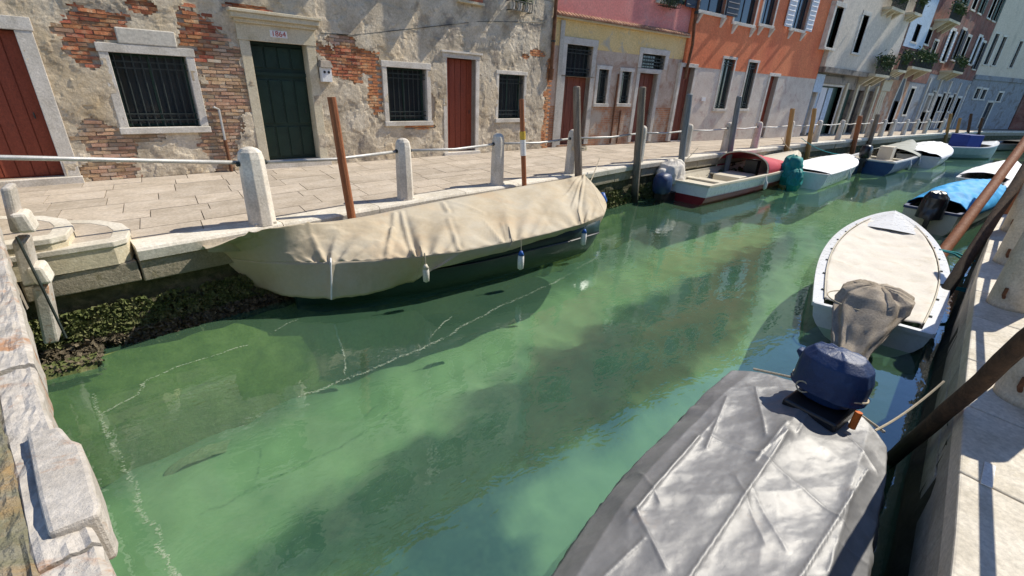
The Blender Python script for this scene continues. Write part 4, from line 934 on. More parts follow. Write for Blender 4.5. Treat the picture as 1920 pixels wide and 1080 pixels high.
pole_px((1832, 262), (1842, 222), .12, m_wood_d, 'black pole right of the blue box of the far green boat')
pos_b = [o for o in COL.objects if o.name.startswith('mooring_pole')][1]
x, y = pos_b.location.x, pos_b.location.y
P0 = D.objects[[o.name for o in pos_b.children][0]]; zs_ = sorted({round(v.co.z, 3) for v in P0.data.vertices}); V_ = [v.co for v in P0.data.vertices]
def axis(z):
    pts = []
    for k in range(0, len(V_) - 9, 10): c = sum((Vector(V_[k + q]) for q in range(10)), Vector()) / 10; pts.append(c)
    for a, c in zip(pts, pts[1:]):
        if a.z + WZ <= z <= c.z + WZ: f = (z - WZ - a.z) / (c.z - a.z); q = a.lerp(c, f); return (q.x + x, q.y + y, z)
    q = pts[-1]; return (q.x + x, q.y + y, z)
b = MB(); b.tube([axis(.62), axis(.95)], .064, 10)
o = b.build('white_band', m_whitepaint, pos_b); b = MB(); b.tube([axis(.955), axis(1.12)], .064, 10); b.build('yellow_band', m_yellowpaint, pos_b)
g = G(1082, 262); b = MB()
bx_, by_ = bpos[4]; px_, py_ = [o for o in COL.objects if o.name.startswith('mooring_pole')][2].location[:2]
for k in range(3):
    pts = [(bx_ + (px_ - bx_) * .5 + ((px_ - bx_) * .5 + .14) * math.cos(a), by_ + (py_ - by_) * .5 + .17 * math.sin(a), .62 + .03 * k) for a in np.linspace(0, 2 * math.pi, 24)]
    b.tube(pts, .012, 6)
tag(b.build('rope_lashing', m_rope), 'rope looped round a white bollard and the grey pile beside it', 'rope')

# leaning poles by the right quay
def leaning(p_bot, zbot, p_top, ztop, r, m, label):
    a = G(*p_bot, zbot); c_ = Vector(p_top)
    t = root('mooring_pole', (a[0], a[1], WZ), label, 'mooring pole', 'leaning poles along the right quay')
    A_ = Vector((a[0], a[1], zbot)); d = (c_ - A_).normalized(); A2 = A_ - d * .9; n = 14; P_ = []; R_ = []
    for i in range(n):
        f = i / (n - 1); q = A2.lerp(c_, f); P_.append(q + Vector((nz(f * 5, 1, 0) * .02, nz(f * 5, 5, 0) * .02, 0))); R_.append(r * (1.1 - .2 * f))
    b = MB(); b.tube(P_, R_, 12); b.build('trunk', m, t, smooth=True)
def raypt(px, py, X):
    r_ = ray(px, py); k = X / r_[0]; return (X, r_[1] * k, CAMZ + r_[2] * k)
leaning((1668, 862), WZ, raypt(1985, 590, 3.5), 0, .055, m_wood_d, 'dark thick pole leaning over the quay edge nearest the silver boat')
leaning((1745, 590), WZ, raypt(1960, 262, 13.0), 0, .085, m_wood_d, 'long dark brown pole leaning beside the white boat with taupe motor cover')
leaning((1765, 478), WZ, raypt(1960, 215, 20.0), 0, .11, m_wood_b, 'long reddish brown pole leaning across the bright blue covered boat')
leaning((1800, 500), WZ, raypt(1960, 300, 14.5), 0, .085, m_wood_b, 'shorter brown pole leaning against the right quay past the white boat')

# ------------------------------------------------------------------ right quay
rq = tag(D.objects.new('right_quay_wall', None), kind='structure'); COL.objects.link(rq)
m_rwall = mat('right_quay_stone', [(0.28, 0.27, 0.23), (0.46, 0.44, 0.39)], 2.4, 0.9, 0.8, 20, rand=0.12, extra=zfade(-1.0, -0.6, (0.018, 0.02, 0.012), 0.12))
P = []
for z in (-.30, -.8, -1.0, -1.3, -2.5): P.append([(x, rk_y(x) + .0 + (.05 if z < -.9 else 0) + .03 * fbm(x, z, 0, 2), z) for x in np.arange(-6, 80, .2)])
MB().grid(P).build('algae_wall', mat('black_algae_wall', [(0.012, 0.014, 0.008), (0.03, 0.032, 0.018)], 5, 0.9, 1, 20), rq)
def rblock(x0, x1, z0, z1, y0, y1, m, name, bev=.012, nose=False):
    R = []
    for x in (x0, (x0 + x1) / 2, x1):
        y = rk_y(x); R.append([(x, y + y0, z0), (x, y + y0, z1), (x, y + y1, z1), (x, y + y1, z0)])
    return MB().rings(R).build(name, m, rq, recalc=True, bevel=bev)
x = -2.0; rnd = random.Random(3)
while x < 40:
    Ls = rnd.uniform(.9, 1.3); rblock(x + .006, x + Ls - .006, -.2, 0, -.62, .02, m_kerb, 'kerb_stone'); x += Ls
for z0, z1 in ((-.46, -.205), (-.80, -.47)):
    x = -2.0
    while x < 26:
        Ls = rnd.uniform(.9, 1.6); rblock(x + .008, x + Ls - .008, z0, z1, -.4, .0 + rnd.uniform(.0, .02), m_rwall, 'wall_block'); x += Ls
rp = tag(D.objects.new('right_pavement', None), kind='structure'); COL.objects.link(rp)
P = [[(x, rk_y(x) - .5, -.03), (x, rk_y(x) - 6, -.03)] for x in np.arange(-6, 60, 2.0)]
MB().grid(P).build('bedding', m_joint, rp)
for r_ in range(4):
    x = -1 + .3 * r_
    while x < 12:
        y0 = -.63 - r_ * .62; R = [[(xx, rk_y(xx) + y0 - .61, -.05), (xx, rk_y(xx) + y0 - .61, -.002), (xx, rk_y(xx) + y0, -.002), (xx, rk_y(xx) + y0, -.05)] for xx in (x + .006, x + .99)]
        MB().rings(R).build('paving_slab', m_paving, rp, recalc=True); x += 1.0
t = MB().box(0, .26, 0, .05, 0, .006)
gx, gy = G(1868, 900); o = t.build('paint_mark', m_whitepaint); o.location = (gx - .12, gy, 0.004); o.rotation_euler[2] = .1; tag(o, 'short white painted dash on the right quay stones', 'paint mark')
# big round stone bollards
def big_bollard(x, y, r, h, label):
    t = root('round_bollard', (x, y, 0), label, 'bollard', 'thick round stone bollards on the right quay')
    b = MB(); n = 28; R = [[(x + r * f * math.cos(2 * math.pi * k / n), y + r * f * math.sin(2 * math.pi * k / n), z) for k in range(n)] for z, f in ((-.01, 1.0), (.05, 1.0), (h * .5, .96), (h * .92, .92), (h, .7))]
    b.rings(R).build('shaft', mat('ochre_stained_stone', [(0.48, 0.40, 0.29), (0.60, 0.53, 0.42), (0.66, 0.60, 0.50)], 3, 0.85, 0.4, 20, dirt=(0.42, 0.24, 0.10), dscale=2.6, damt=(0.55, 0.72)), t, smooth=True)
    q = MB(); q.tube([(x - r * .93, y + r * .30, .12), (x - r * 1.07, y + r * .36, .16), (x - r * 1.07, y + r * .36, .24)], .016, 6); q.build('iron_pin', m_rust, t)
big_bollard(4.86, -.02 - .08, .19, 1.12, 'nearest thick round stone bollard with rusty pin on the right quay')
big_bollard(7.22, .34, .19, 1.1, 'middle thick round stone bollard between two leaning poles')
big_bollard(9.35, .62, .2, 1.1, 'third thick round stone bollard, behind the white boat')
big_bollard(12.0, .95, .2, 1.1, 'farthest thick round stone bollard at the right picture edge')
b = MB(); b.tube([(2.4, -.55, .86), (4.86, -.10, .86), (7.22, .34, .86), (9.35, .62, .86), (12, .95, .86), (14.5, 1.2, .86)], .03, 8); tag(b.build('right_handrail', m_rail, None, smooth=True), 'iron handrail running through the round bollards of the right quay', 'handrail')
# houses of the right bank, standing back from the edge
for (xa, xb, hgt, mm, lb) in ((-7, 3.0, 6.0, m_ochre, 'ochre house on the right bank beside the camera'), (3.1, 14, 7.0, m_plinth, 'pale house on the right bank facing the plastered house'), (14.1, 30, 9.0, m_bw_red, 'brick house on the right bank past the leaning poles')):
    ya, yb = rk_y(xa) - 4.6, rk_y(xb) - 4.6
    Fh = Fac((xb, yb), (xa, ya), 'right_bank_house', lb, 'house')
    for c in np.arange(1.5, Fh.len - 1, 3.0): Fh.opening('window', c - .45, c + .45, 1.2, 2.6, fr=.14); Fh.opening('window', c - .45, c + .45, 4.4, 5.6, fr=.14)
    Fh.wall('wall', mm, 0, Fh.len, 0, hgt); Fh.body(hgt, mm, 5.0)

# ------------------------------------------------------------------ bridge: coping, arch stones
br = root('stone_bridge', (-1.4, 3.5, 0), 'pale stone bridge parapet and arch along the left picture edge', 'bridge')
def cz(y): return 1.26 - .095 * (y - .8)
edge_px = [(250, 1230), (200, 1080), (166, 960), (133, 840), (103, 750), (72, 720 - 65), (45, 590), (24, 530), (9, 480), (-4, 430), (-40, 330)]
def onslope(px, py):
    r_ = ray(px, py); # solve CAMZ + r2*k = cz(r1*k)
    k = (1.26 + .095 * .8 - CAMZ) / (r_[2] + .095 * r_[1]); return Vector((r_[0] * k, r_[1] * k, CAMZ + r_[2] * k))
edge_px = [(262, 1240), (212, 1090), (190, 1020), (160, 950), (130, 860), (98, 790), (72, 715), (52, 640), (33, 560), (14, 500), (6, 460), (-8, 410), (-60, 260)]
E_ = [onslope(*p) for p in edge_px]
def dens(L, n):
    out = []
    for i in range(n):
        t = i / (n - 1) * (len(L) - 1); k = min(int(t), len(L) - 2); out.append(L[k].lerp(L[k + 1], t - k))
    return out
E2 = dens(E_, 120)
def coping_piece(i0, i1, d0, d1, lift, th, m, name, rough=.006, rnd_=.012):
    b = MB(); R = []
    for i in range(i0, i1 + 1):
        p = E2[i]; t = (E2[min(i + 1, 119)] - E2[max(i - 1, 0)]).normalized(); n = Vector((t.y, -t.x, 0)).normalized()
        if n.x < 0: n = -n
        m_ = 9; up_ = [p + n * (d0 + (d1 - d0) * j / m_) + Vector((0, 0, lift + rough * fbm(p.x + j * .03, p.y, 0, 14, 3) - (rnd_ if j in (0, m_) else 0))) for j in range(m_ + 1)]
        n2 = n * (rough * 1.5 * fbm(p.x, p.y, 3, 9, 3)); up_[-1] += n2; up_[0] += n2
        R.append(up_ + [up_[-1] - Vector((0, 0, th)), up_[0] - Vector((0, 0, th))])
    b.rings(R).build(name, m, br, smooth=False, recalc=True)
cuts = [0, 21, 64, 119]
for a, c in zip(cuts, cuts[1:]): coping_piece(a, c - 1 if c < 119 else c, -.085, 0.0, 0, .12, m_coping, 'coping_stone')
coping_piece(0, 119, -.135, -.075, .004, .3, m_render, 'mortar_bed', .009)
coping_piece(0, 119, -.75, -.125, .010, .8, m_parap, 'parapet_top', .008)
# projecting block with a raised face
def kpt(px, py, dz): r_ = ray(px, py); k = (1.26 + .095 * .8 - CAMZ + dz) / (r_[2] + .095 * r_[1]); return Vector((r_[0] * k, r_[1] * k, CAMZ + r_[2] * k))
outl = [(48, 812), (112, 798), (132, 822), (150, 828), (165, 868), (178, 920), (187, 940), (184, 962), (88, 1000), (70, 930)]
top = [kpt(px, py, .018) for px, py in outl]; bot = [Vector((p.x, p.y, p.z - .12)) for p in top]
MB().rings([bot, top]).build('coping_block', m_coping, br, recalc=True, bevel=.008)
# parapet body below coping, and deck
b = MB(); R = []
for i in range(0, 120, 4):
    p = E2[i]; R.append([(p.x - .75, p.y, p.z - .1), (p.x - .10, p.y, p.z - .1), (p.x - .10, p.y, max(-.05, p.z - 1.05) if p.y < 5.5 else -.3), (p.x - .75, p.y, max(-.05, p.z - 1.05) if p.y < 5.5 else -.3)])
b.rings(R).build('parapet', m_plaster_s, br, recalc=True)
b = MB(); ys_ = np.linspace(-.5, 7.2, 18); R = []
for y in ys_:
    f = (y + .5) / 7.7; z = .35 - .55 * f * f; xr = -1.6
    R.append([(-4.2, y, z), (xr, y, z), (xr, y, z - .35), (-4.2, y, z - .35)])
b.rings(R).build('deck', m_greywall, br, recalc=True)
MB().box(-6, -1.72, 6.75, 8.6, -2.5, -.45).build('abutment', m_algae, br)
# arch ring stones rising from the water
FY = 6.42
def fy(px, py): r_ = ray(px, py); k = FY / r_[1]; return (r_[0] * k, CAMZ + r_[2] * k)
for (l, t_, r_, b_, pr) in ((58, 540, 112, 642, 0), (22, 452, 72, 532, .03), (2, 352, 38, 436, .02)):
    xa, zt_ = fy(l, t_); xb, zb2 = fy(r_, b_); xm = (fy((l + r_) / 2, b_)[0] + fy((l + r_) / 2, t_)[0]) / 2
    w_ = (fy(r_, (t_ + b_) / 2)[0] - fy(l, (t_ + b_) / 2)[0]) * .30
    xt = fy((l + r_) / 2 - 10, t_)[0]; xb_ = fy((l + r_) / 2 + 10, b_)[0]
    b = MB(); b.hexa([(xb_ - w_, FY - pr, zb2), (xb_ + w_, FY - pr, zb2), (xb_ + w_, FY + .26, zb2), (xb_ - w_, FY + .26, zb2), (xt - w_, FY - pr, zt_), (xt + w_, FY - pr, zt_), (xt + w_, FY + .26, zt_), (xt - w_, FY + .26, zt_)]); b.build('quoin', m_coping, br, bevel=.025)
    if b_ < 600:
        b = MB(); b.hexa([(xb_ + w_ - .01, FY - .07, zb2 + .0), (xb_ + w_ + .12, FY - .07, zb2 + .0), (xb_ + w_ + .12, FY + .2, zb2), (xb_ + w_ - .01, FY + .2, zb2), (xb_ + w_ - .03, FY - .07, zb2 + .2), (xb_ + w_ + .09, FY - .07, zb2 + .2), (xb_ + w_ + .09, FY + .2, zb2 + .2), (xb_ + w_ - .03, FY + .2, zb2 + .2)]); b.build('quoin_cap', m_stone, br, bevel=.03)
AP = [Vector((fy(118, 650)[0], FY, -1.0))]
b = MB(); b.tube([(fy(34, 440)[0], FY - .08, fy(34, 440)[1]), (fy(84, 540)[0], FY - .08, fy(84, 540)[1]), (fy(126, 628)[0], FY - .08, fy(126, 628)[1])], .014, 6); b.build('iron_strip', m_iron, br)
rr_ = random.Random(11); b = MB()
c0 = AP[0]
for _ in range(1400):
    p = Vector((c0.x + rr_.uniform(-.55, .28), c0.y + rr_.uniform(-.16, .22), -1.2 + rr_.random() ** 1.6 * .17)); s_ = rr_.uniform(.012, .035)
    u = Vector([rr_.uniform(-1, 1) for _ in range(3)]).normalized() * s_; v = Vector([rr_.uniform(-1, 1) for _ in range(3)]).normalized() * s_
    b.add([p - u, p + v, p + u, p - v], [(0, 1, 2, 3)])
o = b.build('mussel_crust', m_mussel, br); o['kind'] = 'stuff'
P = [[(c0.x + u, c0.y + v * .22, -1.19 + .13 * (1 - v * v) + .03 * fbm(u, v, 0, 6)) for v in np.linspace(-1, 1, 14)] for u in np.linspace(-.65, .24, 30)]
MB().grid(P).build('footing', m_weed, br)

# ------------------------------------------------------------------ boats
def boat(name, label, stern, bow, beam, m_hull, m_in, m_rim, sheer=(.60, .58, .85), low=None, m_low=None, transom=.82, full=2.4, deck=.3, rimw=.07, benches=(), inner=True, cat='boat', floor=.12, widest=.45):
    sx, sy = stern; L_ = math.hypot(bow[0] - sx, bow[1] - sy); rz = math.atan2(bow[1] - sy, bow[0] - sx)
    t = root(name, (sx, sy, WZ), label, cat, None, rz)
    N = 28
    def hb(u): # half beam
        if u < widest: return beam / 2 * (transom + (1 - transom) * math.sin(math.pi / 2 * u / widest))
        v = (u - widest) / (1 - widest); return beam / 2 * max(0.012, (1 - v ** full) ** .8)
    def sz(u): s0, s1, s2 = sheer; return s0 * (1 - u) ** 2 + 2 * (2 * s1 - .5 * (s0 + s2)) * .5 * 2 * u * (1 - u) * .5 * 1 + s2 * u ** 2 if False else (s0 + (s1 - s0) * 2 * u if u < .5 else s1 + (s2 - s1) * ((u - .5) * 2) ** 1.7)
    def sec(u, off=0.0, zb_=-.28):
        h = max(.006, hb(u) - off); z = sz(u); rake = .0
        kz = zb_ + (z * .8 - zb_) * max(0, (u - .80) / .2) ** 1.6
        pts = []
        for (f, q) in ((1, 1), (.985, .72), (.95, .42), (.86, .12), (.62, -.45), (.25, -.85), (0, -1)):
            zz = z * q if q > 0 else -q * kz
            if q > 0: zz = max(kz, zz) if u < .8 else kz + (z - kz) * q
            else: zz = kz * -q if u < .8 else kz
            pts.append((h * f, zz))
        return pts
    X = lambda u: u * L_
    def tow(x, y, z): return (x, y, z)
    lo = MB(); upb = MB(); S = []
    for i in range(N + 1):
        u = i / N; s_ = sec(u); xo = X(u) - .0
        ring = [(xo - .12 * 0 + .0 * p[1], p[0], p[1]) for p in s_] + [(xo, -p[0], p[1]) for p in reversed(s_[:-1])]
        S.append(ring)
    upb.rings(S, closed=False)
    upb.add(S[0], [tuple(range(len(S[0])))])
    upb.build('hull', m_hull, t, smooth=False, world=False, recalc=True)
    if m_low:                      # painted lower strake, a skin just outside the hull
        lb = MB(); R = []
        for ring in S[:-1]:
            n = len(ring); pr = [ring[k] for k in range(2, n - 2)]
            R.append([(p[0] - (.004 if False else 0), p[1] * 1.012 + (.006 if p[1] > 0 else -.006), p[2] - .004) for p in pr])
        lb.rings(R, closed=False); lb.add([(p[0] - .006, p[1], p[2]) for p in R[0]], [tuple(range(len(R[0])))]).build('bottom_paint', m_low, t, world=False, recalc=True)
    # gunwale rim
    for sg in (-1, 1):
        r_ = MB(); R = []
        for i in range(N + 1):
            u = i / N; h = hb(u); z = sz(u); R.append([(X(u), sg * (h + .025), z - .04), (X(u), sg * (h + .025), z + .025), (X(u), sg * max(.002, h - rimw), z + .025), (X(u), sg * max(.002, h - rimw), z - .04)])
        r_.rings(R).build('gunwale', m_rim, t, world=False, recalc=True)
    MB().box(-.03, .06, -hb(0), hb(0), sz(0) - .04, sz(0) + .022).build('transom_cap', m_rim, t, world=False)
    if inner:
        r_ = MB(); R = []
        for i in range(N):
            u = i / N; h = max(.01, hb(u) - rimw * .8); z = sz(u); fl = floor; hf = h * .8
            if u > .86: fl = floor + (z - floor) * ((u - .86) / .14)
            R.append([(X(u) + .03, h, z), (X(u) + .03, hf, fl), (X(u) + .03, -hf, fl), (X(u) + .03, -h, z)])
        r_.rings(R, closed=False).build('inner_hull', m_in, t, world=False)
    if deck:
        d_ = MB(); R = []
        for i in range(11):
            u = 1 - deck + deck * i / 10; h = max(.005, hb(u) - rimw * .5); z = sz(u) + .01; R.append([(X(u), h, z), (X(u), h * .5, z + .03), (X(u), 0, z + .04), (X(u), -h * .5, z + .03), (X(u), -h, z)])
        d_.rings(R, closed=False).build('foredeck', m_rim, t, world=False)
    for ub in benches:
        h = hb(ub) - rimw; MB().box(X(ub), X(ub) + .32, -h, h, sz(ub) - .2, sz(ub) - .15).build('bench', m_in, t, world=False)
    t['_'] = 0; del t['_']
    return t, L_, hb, sz, X
def motor(t, x, y, z, m_cowl, s=1.0, tilt=0.0, m_leg=None, name='outboard_motor'):
    """cowl, bracket, leg; local boat frame, x<0 is behind the transom"""
    R = []; n = 14
    for (zz, rx, ry, ox) in ((0, .15, .12, 0), (.04, .20, .15, 0), (.16, .22, .16, -.01), (.30, .21, .155, -.02), (.38, .17, .12, -.02), (.41, .08, .06, -.02)):
        ring = []
        for k in range(n):
            a = 2 * math.pi * k / n; c, s_ = math.cos(a), math.sin(a); e = .7
            ring.append((x + s * (ox + rx * math.copysign(abs(c) ** e, c) - tilt * zz), y + s * ry * math.copysign(abs(s_) ** e, s_), z + s * zz))
        R.append(ring)
    m_ = MB().rings(R).build(name, m_cowl, t, smooth=True, world=False)
    MB().box(x - .07 * s, x + .07 * s, y - .05 * s, y + .05 * s, z - .95 * s, z + .02).build('leg', m_leg or m_black, m_, world=False)
    MB().box(x + .02, .03, y - .1, y + .1, z - .28 * s, z - .02).build('bracket', m_leg or m_black, m_, world=False)
    MB().box(x - .17 * s, x + .14 * s, y - .012, y + .012, z - .80 * s, z - .78 * s).build('cavitation_plate', m_leg or m_black, m_, world=False)
    MB().box(x - .12 * s, x + .12 * s, y - .08 * s, y + .08 * s, z - .12 * s, z + .005).build('collar', m_leg or m_black, m_, world=False)
    return m_
def draped(name, m, parent, prof, cx, cy, z0, seed=0, amp=.06, ridges=1.0, world=False, n=56, lv=34):
    K = len(prof); R = []
    for i in range(lv + 1):
        u = i / lv * (K - 1); k = min(int(u), K - 2); f = u - k; f = f * f * (3 - 2 * f); a_, b_ = prof[k], prof[k + 1]; q = [a_[j] + (b_[j] - a_[j]) * f for j in range(5)]
        zz, rx, ry, ox, oy = q; ring = []
        for j in range(n):
            a = 2 * math.pi * j / n; c, s_ = math.cos(a), math.sin(a)
            fold = (.5 - abs(noise.noise(Vector((c * 2.2 + seed, s_ * 2.2, zz * 2.0)))) * 2) * .9 + (.5 - abs(noise.noise(Vector((c * 4.5, s_ * 4.5 + seed, zz * 5.0)))) * 2) * .45 + .5 * noise.noise(Vector((c * 1.2, s_ * 1.2 + seed, zz * 6)))
            r_ = 1 + amp * ridges * fold * (1.0 if i < lv - 3 else .5) / max(.2, (rx + ry)) * .6
            e = .82
            ring.append((cx + ox + rx * r_ * math.copysign(abs(c) ** e, c), cy + oy + ry * r_ * math.copysign(abs(s_) ** e, s_), z0 + zz + amp * .35 * fold * (1 if 0 < i < lv else .3)))
        R.append(ring)
    return MB().rings(R, True, False, True).build(name, m, parent, world=world, smooth=True)
def cover(t, L_, hb, sz, u0, u1, crown, m, name='cover', drape=.10, over=.03, wr=.02, seed=0, xext=0.0, sag=None, nu=70, nv=40, flat=False):
    P = []
    for i in range(nu + 1):
        u = u0 + (u1 - u0) * i / nu; row = []
        for j in range(nv + 1):
            v = -1 + 2 * j / nv; av = abs(v); h = hb(u) + over; z = sz(u)
            if av > .88: f = (av - .88) / .12; y = math.copysign(h, v); zz = z + .03 - drape * f * (1 + .35 * nz(u * 9, seed, 1)); y *= 1 + .01 * f
            else: f = av / .88; y = v / .88 * h; zz = z + .03 + crown(u, v) * (1 - f ** 2.2)
            x = u * L_ + (xext if i == 0 else 0)
            w_ = wr * fbm(x * 1.3 + v * .7, v * 1.1 - x * .4, seed, 1.7, 4) + wr * .7 * (1 - abs(fbm(x * .9 - v * 1.3, v, seed + 4, 1.1, 2)) * 2)
            row.append((x, y, zz + w_ * (1 if av < .88 else .3)))
        P.append(row)
    o = MB().grid(P).build(name, m, t, world=False, smooth=True, solid=.008); return o

# --- beige covered boat, left foreground (tarp shaped from stations along the hull)
bb = root('covered_boat', (.3, 7.0, WZ), 'long dark green boat under a wrinkled beige canvas cover moored at the near quay', 'boat')
def Nx(px, py, z): g = G(px, py, z); return Vector((g[0], g[1], z))
Nst = [Nx(378, 473, -.36), Nx(430, 484, -.38), Nx(480, 490, -.40), Nx(550, 492, -.40), Nx(620, 491, -.40), Nx(700, 488, -.40), Nx(790, 480, -.38), Nx(870, 470, -.38), Nx(960, 452, -.38), Nx(1030, 437, -.37), Nx(1090, 420, -.36), Nx(1133, 402, -.36)]
Kst = [Nx(380, 480, -.42), Nx(436, 516, -.66), Nx(482, 548, -.92), Nx(555, 568, -.95), Nx(630, 571, -.95), Nx(705, 562, -.95), Nx(785, 537, -.9), Nx(830, 512, -.62), Nx(962, 478, -.56), Nx(1030, 456, -.52), Nx(1092, 437, -.50), Nx(1136, 428, -.58)]
Rpx = [(386, 468), (448, 444), (505, 428), (565, 420), (640, 418), (705, 410), (770, 392), (850, 375), (935, 360), (1010, 346), (1065, 337), (1097, 328)]
Rst = []
Fst = []
for i, (px, py) in enumerate(Rpx):
    Xn = Nst[i].x
    s_, z_ = PL(px, py, (.83, 6.62), (9.0, 8.35)); A_ = Vector((.83, 6.62)); tt = (Vector((9.0, 8.35)) - A_).normalized(); q = A_ + tt * s_
    Rst.append(Vector((q.x, q.y, z_)))
    Fst.append(Vector((q.x + .05, min(q.y + .42, kerb_y(q.x) - .05), -.10)))
Fst[0] = Rst[0] + Vector((.02, .05, -.05))
def lerpL(L, t):
    t = t * (len(L) - 1); k = min(int(t), len(L) - 2); f = t - k; f = f * f * (3 - 2 * f) * .35 + f * .65; return L[k].lerp(L[k + 1], f)
def smoothL(L, n):
    out = [lerpL(L, i / (n - 1)) for i in range(n)]
    for _ in range(2): out = [out[0]] + [(out[i - 1] + out[i] * 2 + out[i + 1]) / 4 for i in range(1, n - 1)] + [out[-1]]
    return out
NU = 300
Ns, Ks, Rs, Fs = (smoothL(L, NU) for L in (Nst, Kst, Rst, Fst))
P = []
cramp = [4 / 11, 6.05 / 11, 8.0 / 11, 10.0 / 11]         # where the cover is pinched to the gunwale
for i in range(NU):
    u = i / (NU - 1); row = []; N_, K_, R_, F_ = Ns[i], Ks[i], Rs[i], Fs[i]
    pin = sum(math.exp(-((u - c) / .010) ** 2) for c in cramp); near = sum(math.exp(-((u - c) / .05) ** 2) for c in cramp)
    for j in range(13):                                  # skirt, from hem up to gunwale
        v = j / 12; p = K_.lerp(N_, v) + Vector((0, .22 * (1 - v) * min(1, u * 5), 0)); out_ = .01 * math.sin(v * math.pi) + .022 * fbm(u * 22, v * 1.2, 3, 1) * (1 - v)
        p = p + Vector((0, -out_ - .03 * pin * (1 if u < .45 else .3), .012 * fbm(u * 30, 0, 6, 1) * (1 - v))); row.append(p)
    for j in range(1, 41):                               # top, gunwale to ridge
        v = j / 40; p = N_.lerp(R_, v)
        bulge = .045 * math.sin(v * math.pi) ** .9
        fold = 0
        for c, k in zip(cramp, (1, 1, .8, .8)):
            du = (u - c); fold += k * .035 * math.exp(-(du / .06) ** 2) * math.cos(du * 260 / (1 + 3 * v)) * (1 - v) ** .8
        sag_ = -.10 * math.exp(-((u - .52) / .045) ** 2) * math.sin(v * math.pi) - .05 * math.exp(-((u - .27) / .08) ** 2) * math.sin(v * math.pi)
        ax = (u - .93); rad = .05 * math.sin((v * 2 + u * 60)) * math.exp(-(ax / .07) ** 2) * v * (1 - .3 * v)
        diag = .030 * fbm(u * 13 + v * 2.2, v * 1.6 - u * 6, 11, 1.1, 4) + .028 * (0.5 - abs(fbm(u * 9 - v * 1.8, v * 1.3, 21, 1.0, 2))) * math.sin(v * math.pi)
        p = p + Vector((0, 0, bulge * (1 - .4 * near) + fold + sag_ + rad + diag * min(1, v * 6) * (1 if v < .97 else .6))); row.append(p)
    for j in range(1, 7): row.append(R_.lerp(F_, j / 6) + Vector((0, 0, .03 * math.sin(j / 6 * math.pi))))
    row.append(F_ + Vector((0, 0, -.45 * min(1, u * 4))))
    P.append(row)
FL = [((786, 470), (745, 390), .05, .03), ((786, 470), (770, 435), .05, .03), ((745, 392), (735, 425), .05, .035), ((735, 425), (712, 465), .04, .03), ((617, 462), (665, 478), .05, .025), ((617, 462), (545, 420), .035, .03), ((617, 462), (700, 480), .04, .02), ((617, 462), (580, 470), .03, .02),
      ((870, 455), (840, 405), .035, .03), ((840, 405), (823, 380), .03, .03), ((965, 440), (905, 400), .03, .03), ((905, 400), (840, 385), .025, .04), ((970, 442), (1010, 420), .03, .025), ((965, 440), (940, 400), .03, .02), ((1095, 335), (1080, 415), .05, .02), ((1095, 335), (1060, 400), .035, .02), ((1095, 335), (1010, 345), .03, .03), ((1095, 335), (1050, 370), .03, .02), ((1090, 415), (1110, 370), .04, .02),
      ((786, 470), (820, 440), .05, .025), ((786, 470), (850, 465), .04, .02), ((786, 470), (760, 475), .035, .02), ((470, 470), (500, 430), .03, .03), ((1090, 418), (1000, 435), .03, .015)]
FW = [(G(*a, -.12), G(*c, -.05), h, w_) for a, c, h, w_ in FL]
for i in range(NU):
    for j in range(13, 53):
        p = P[i][j]
        for (aa, cc, h, w_) in FW:
            if abs(p.x - aa[0]) > 2.2: continue
            dx, dy = cc[0] - aa[0], cc[1] - aa[1]; tt_ = max(0, min(1, ((p.x - aa[0]) * dx + (p.y - aa[1]) * dy) / (dx * dx + dy * dy))); d_ = math.hypot(p.x - aa[0] - tt_ * dx, p.y - aa[1] - tt_ * dy)
            if d_ < w_ * 5: p = p + Vector((0, 0, h * (1.15 * math.exp(-(d_ / w_) ** 1.3) - .35 * math.exp(-((d_ - 2.2 * w_) / (1.2 * w_)) ** 2)) * (1 - .6 * tt_)))
        P[i][j] = p
MB().grid([r_[12:] for r_ in P]).build('canvas_cover', m_canvas, bb, smooth=True, solid=.006)
MB().grid([r_[:13] for r_ in P]).build('cover_skirt', m_canvas, bb, smooth=True, solid=.006)
b = MB()  # end flap at the bow
e = P[-1]; cB = sum((Vector(p) for p in e), Vector()) / len(e) + Vector((.18, 0, -.1)); E3 = []
for f in np.linspace(0, 1, 8): E3.append([Vector(p).lerp(cB, f * .96) + Vector((.24 * math.sin(f * math.pi / 2) * (1), 0, -.08 * f + .015 * math.sin(k * 1.1) * f)) for k, p in enumerate(e)])
b.grid(E3).build('end_flap', m_canvas, bb, smooth=True, solid=.006)
# seam straps over the skirt
for c in (cramp[0],):
    i = int(c * (NU - 1)); b = MB(); b.tube([Vector(P[i][j]) + Vector((0, -.012, .004)) for j in range(0, 16, 2)], .012, 6); b.build('seam_rope', m_cover_wht, bb)
for c in cramp[1:]:
    i = int(c * (NU - 1)); b = MB(); b.tube([Vector(P[i][j]) + Vector((0, -.012, .006)) for j in range(4, 22, 2)], .009, 6); b.build('tie_rope', m_rope, bb)
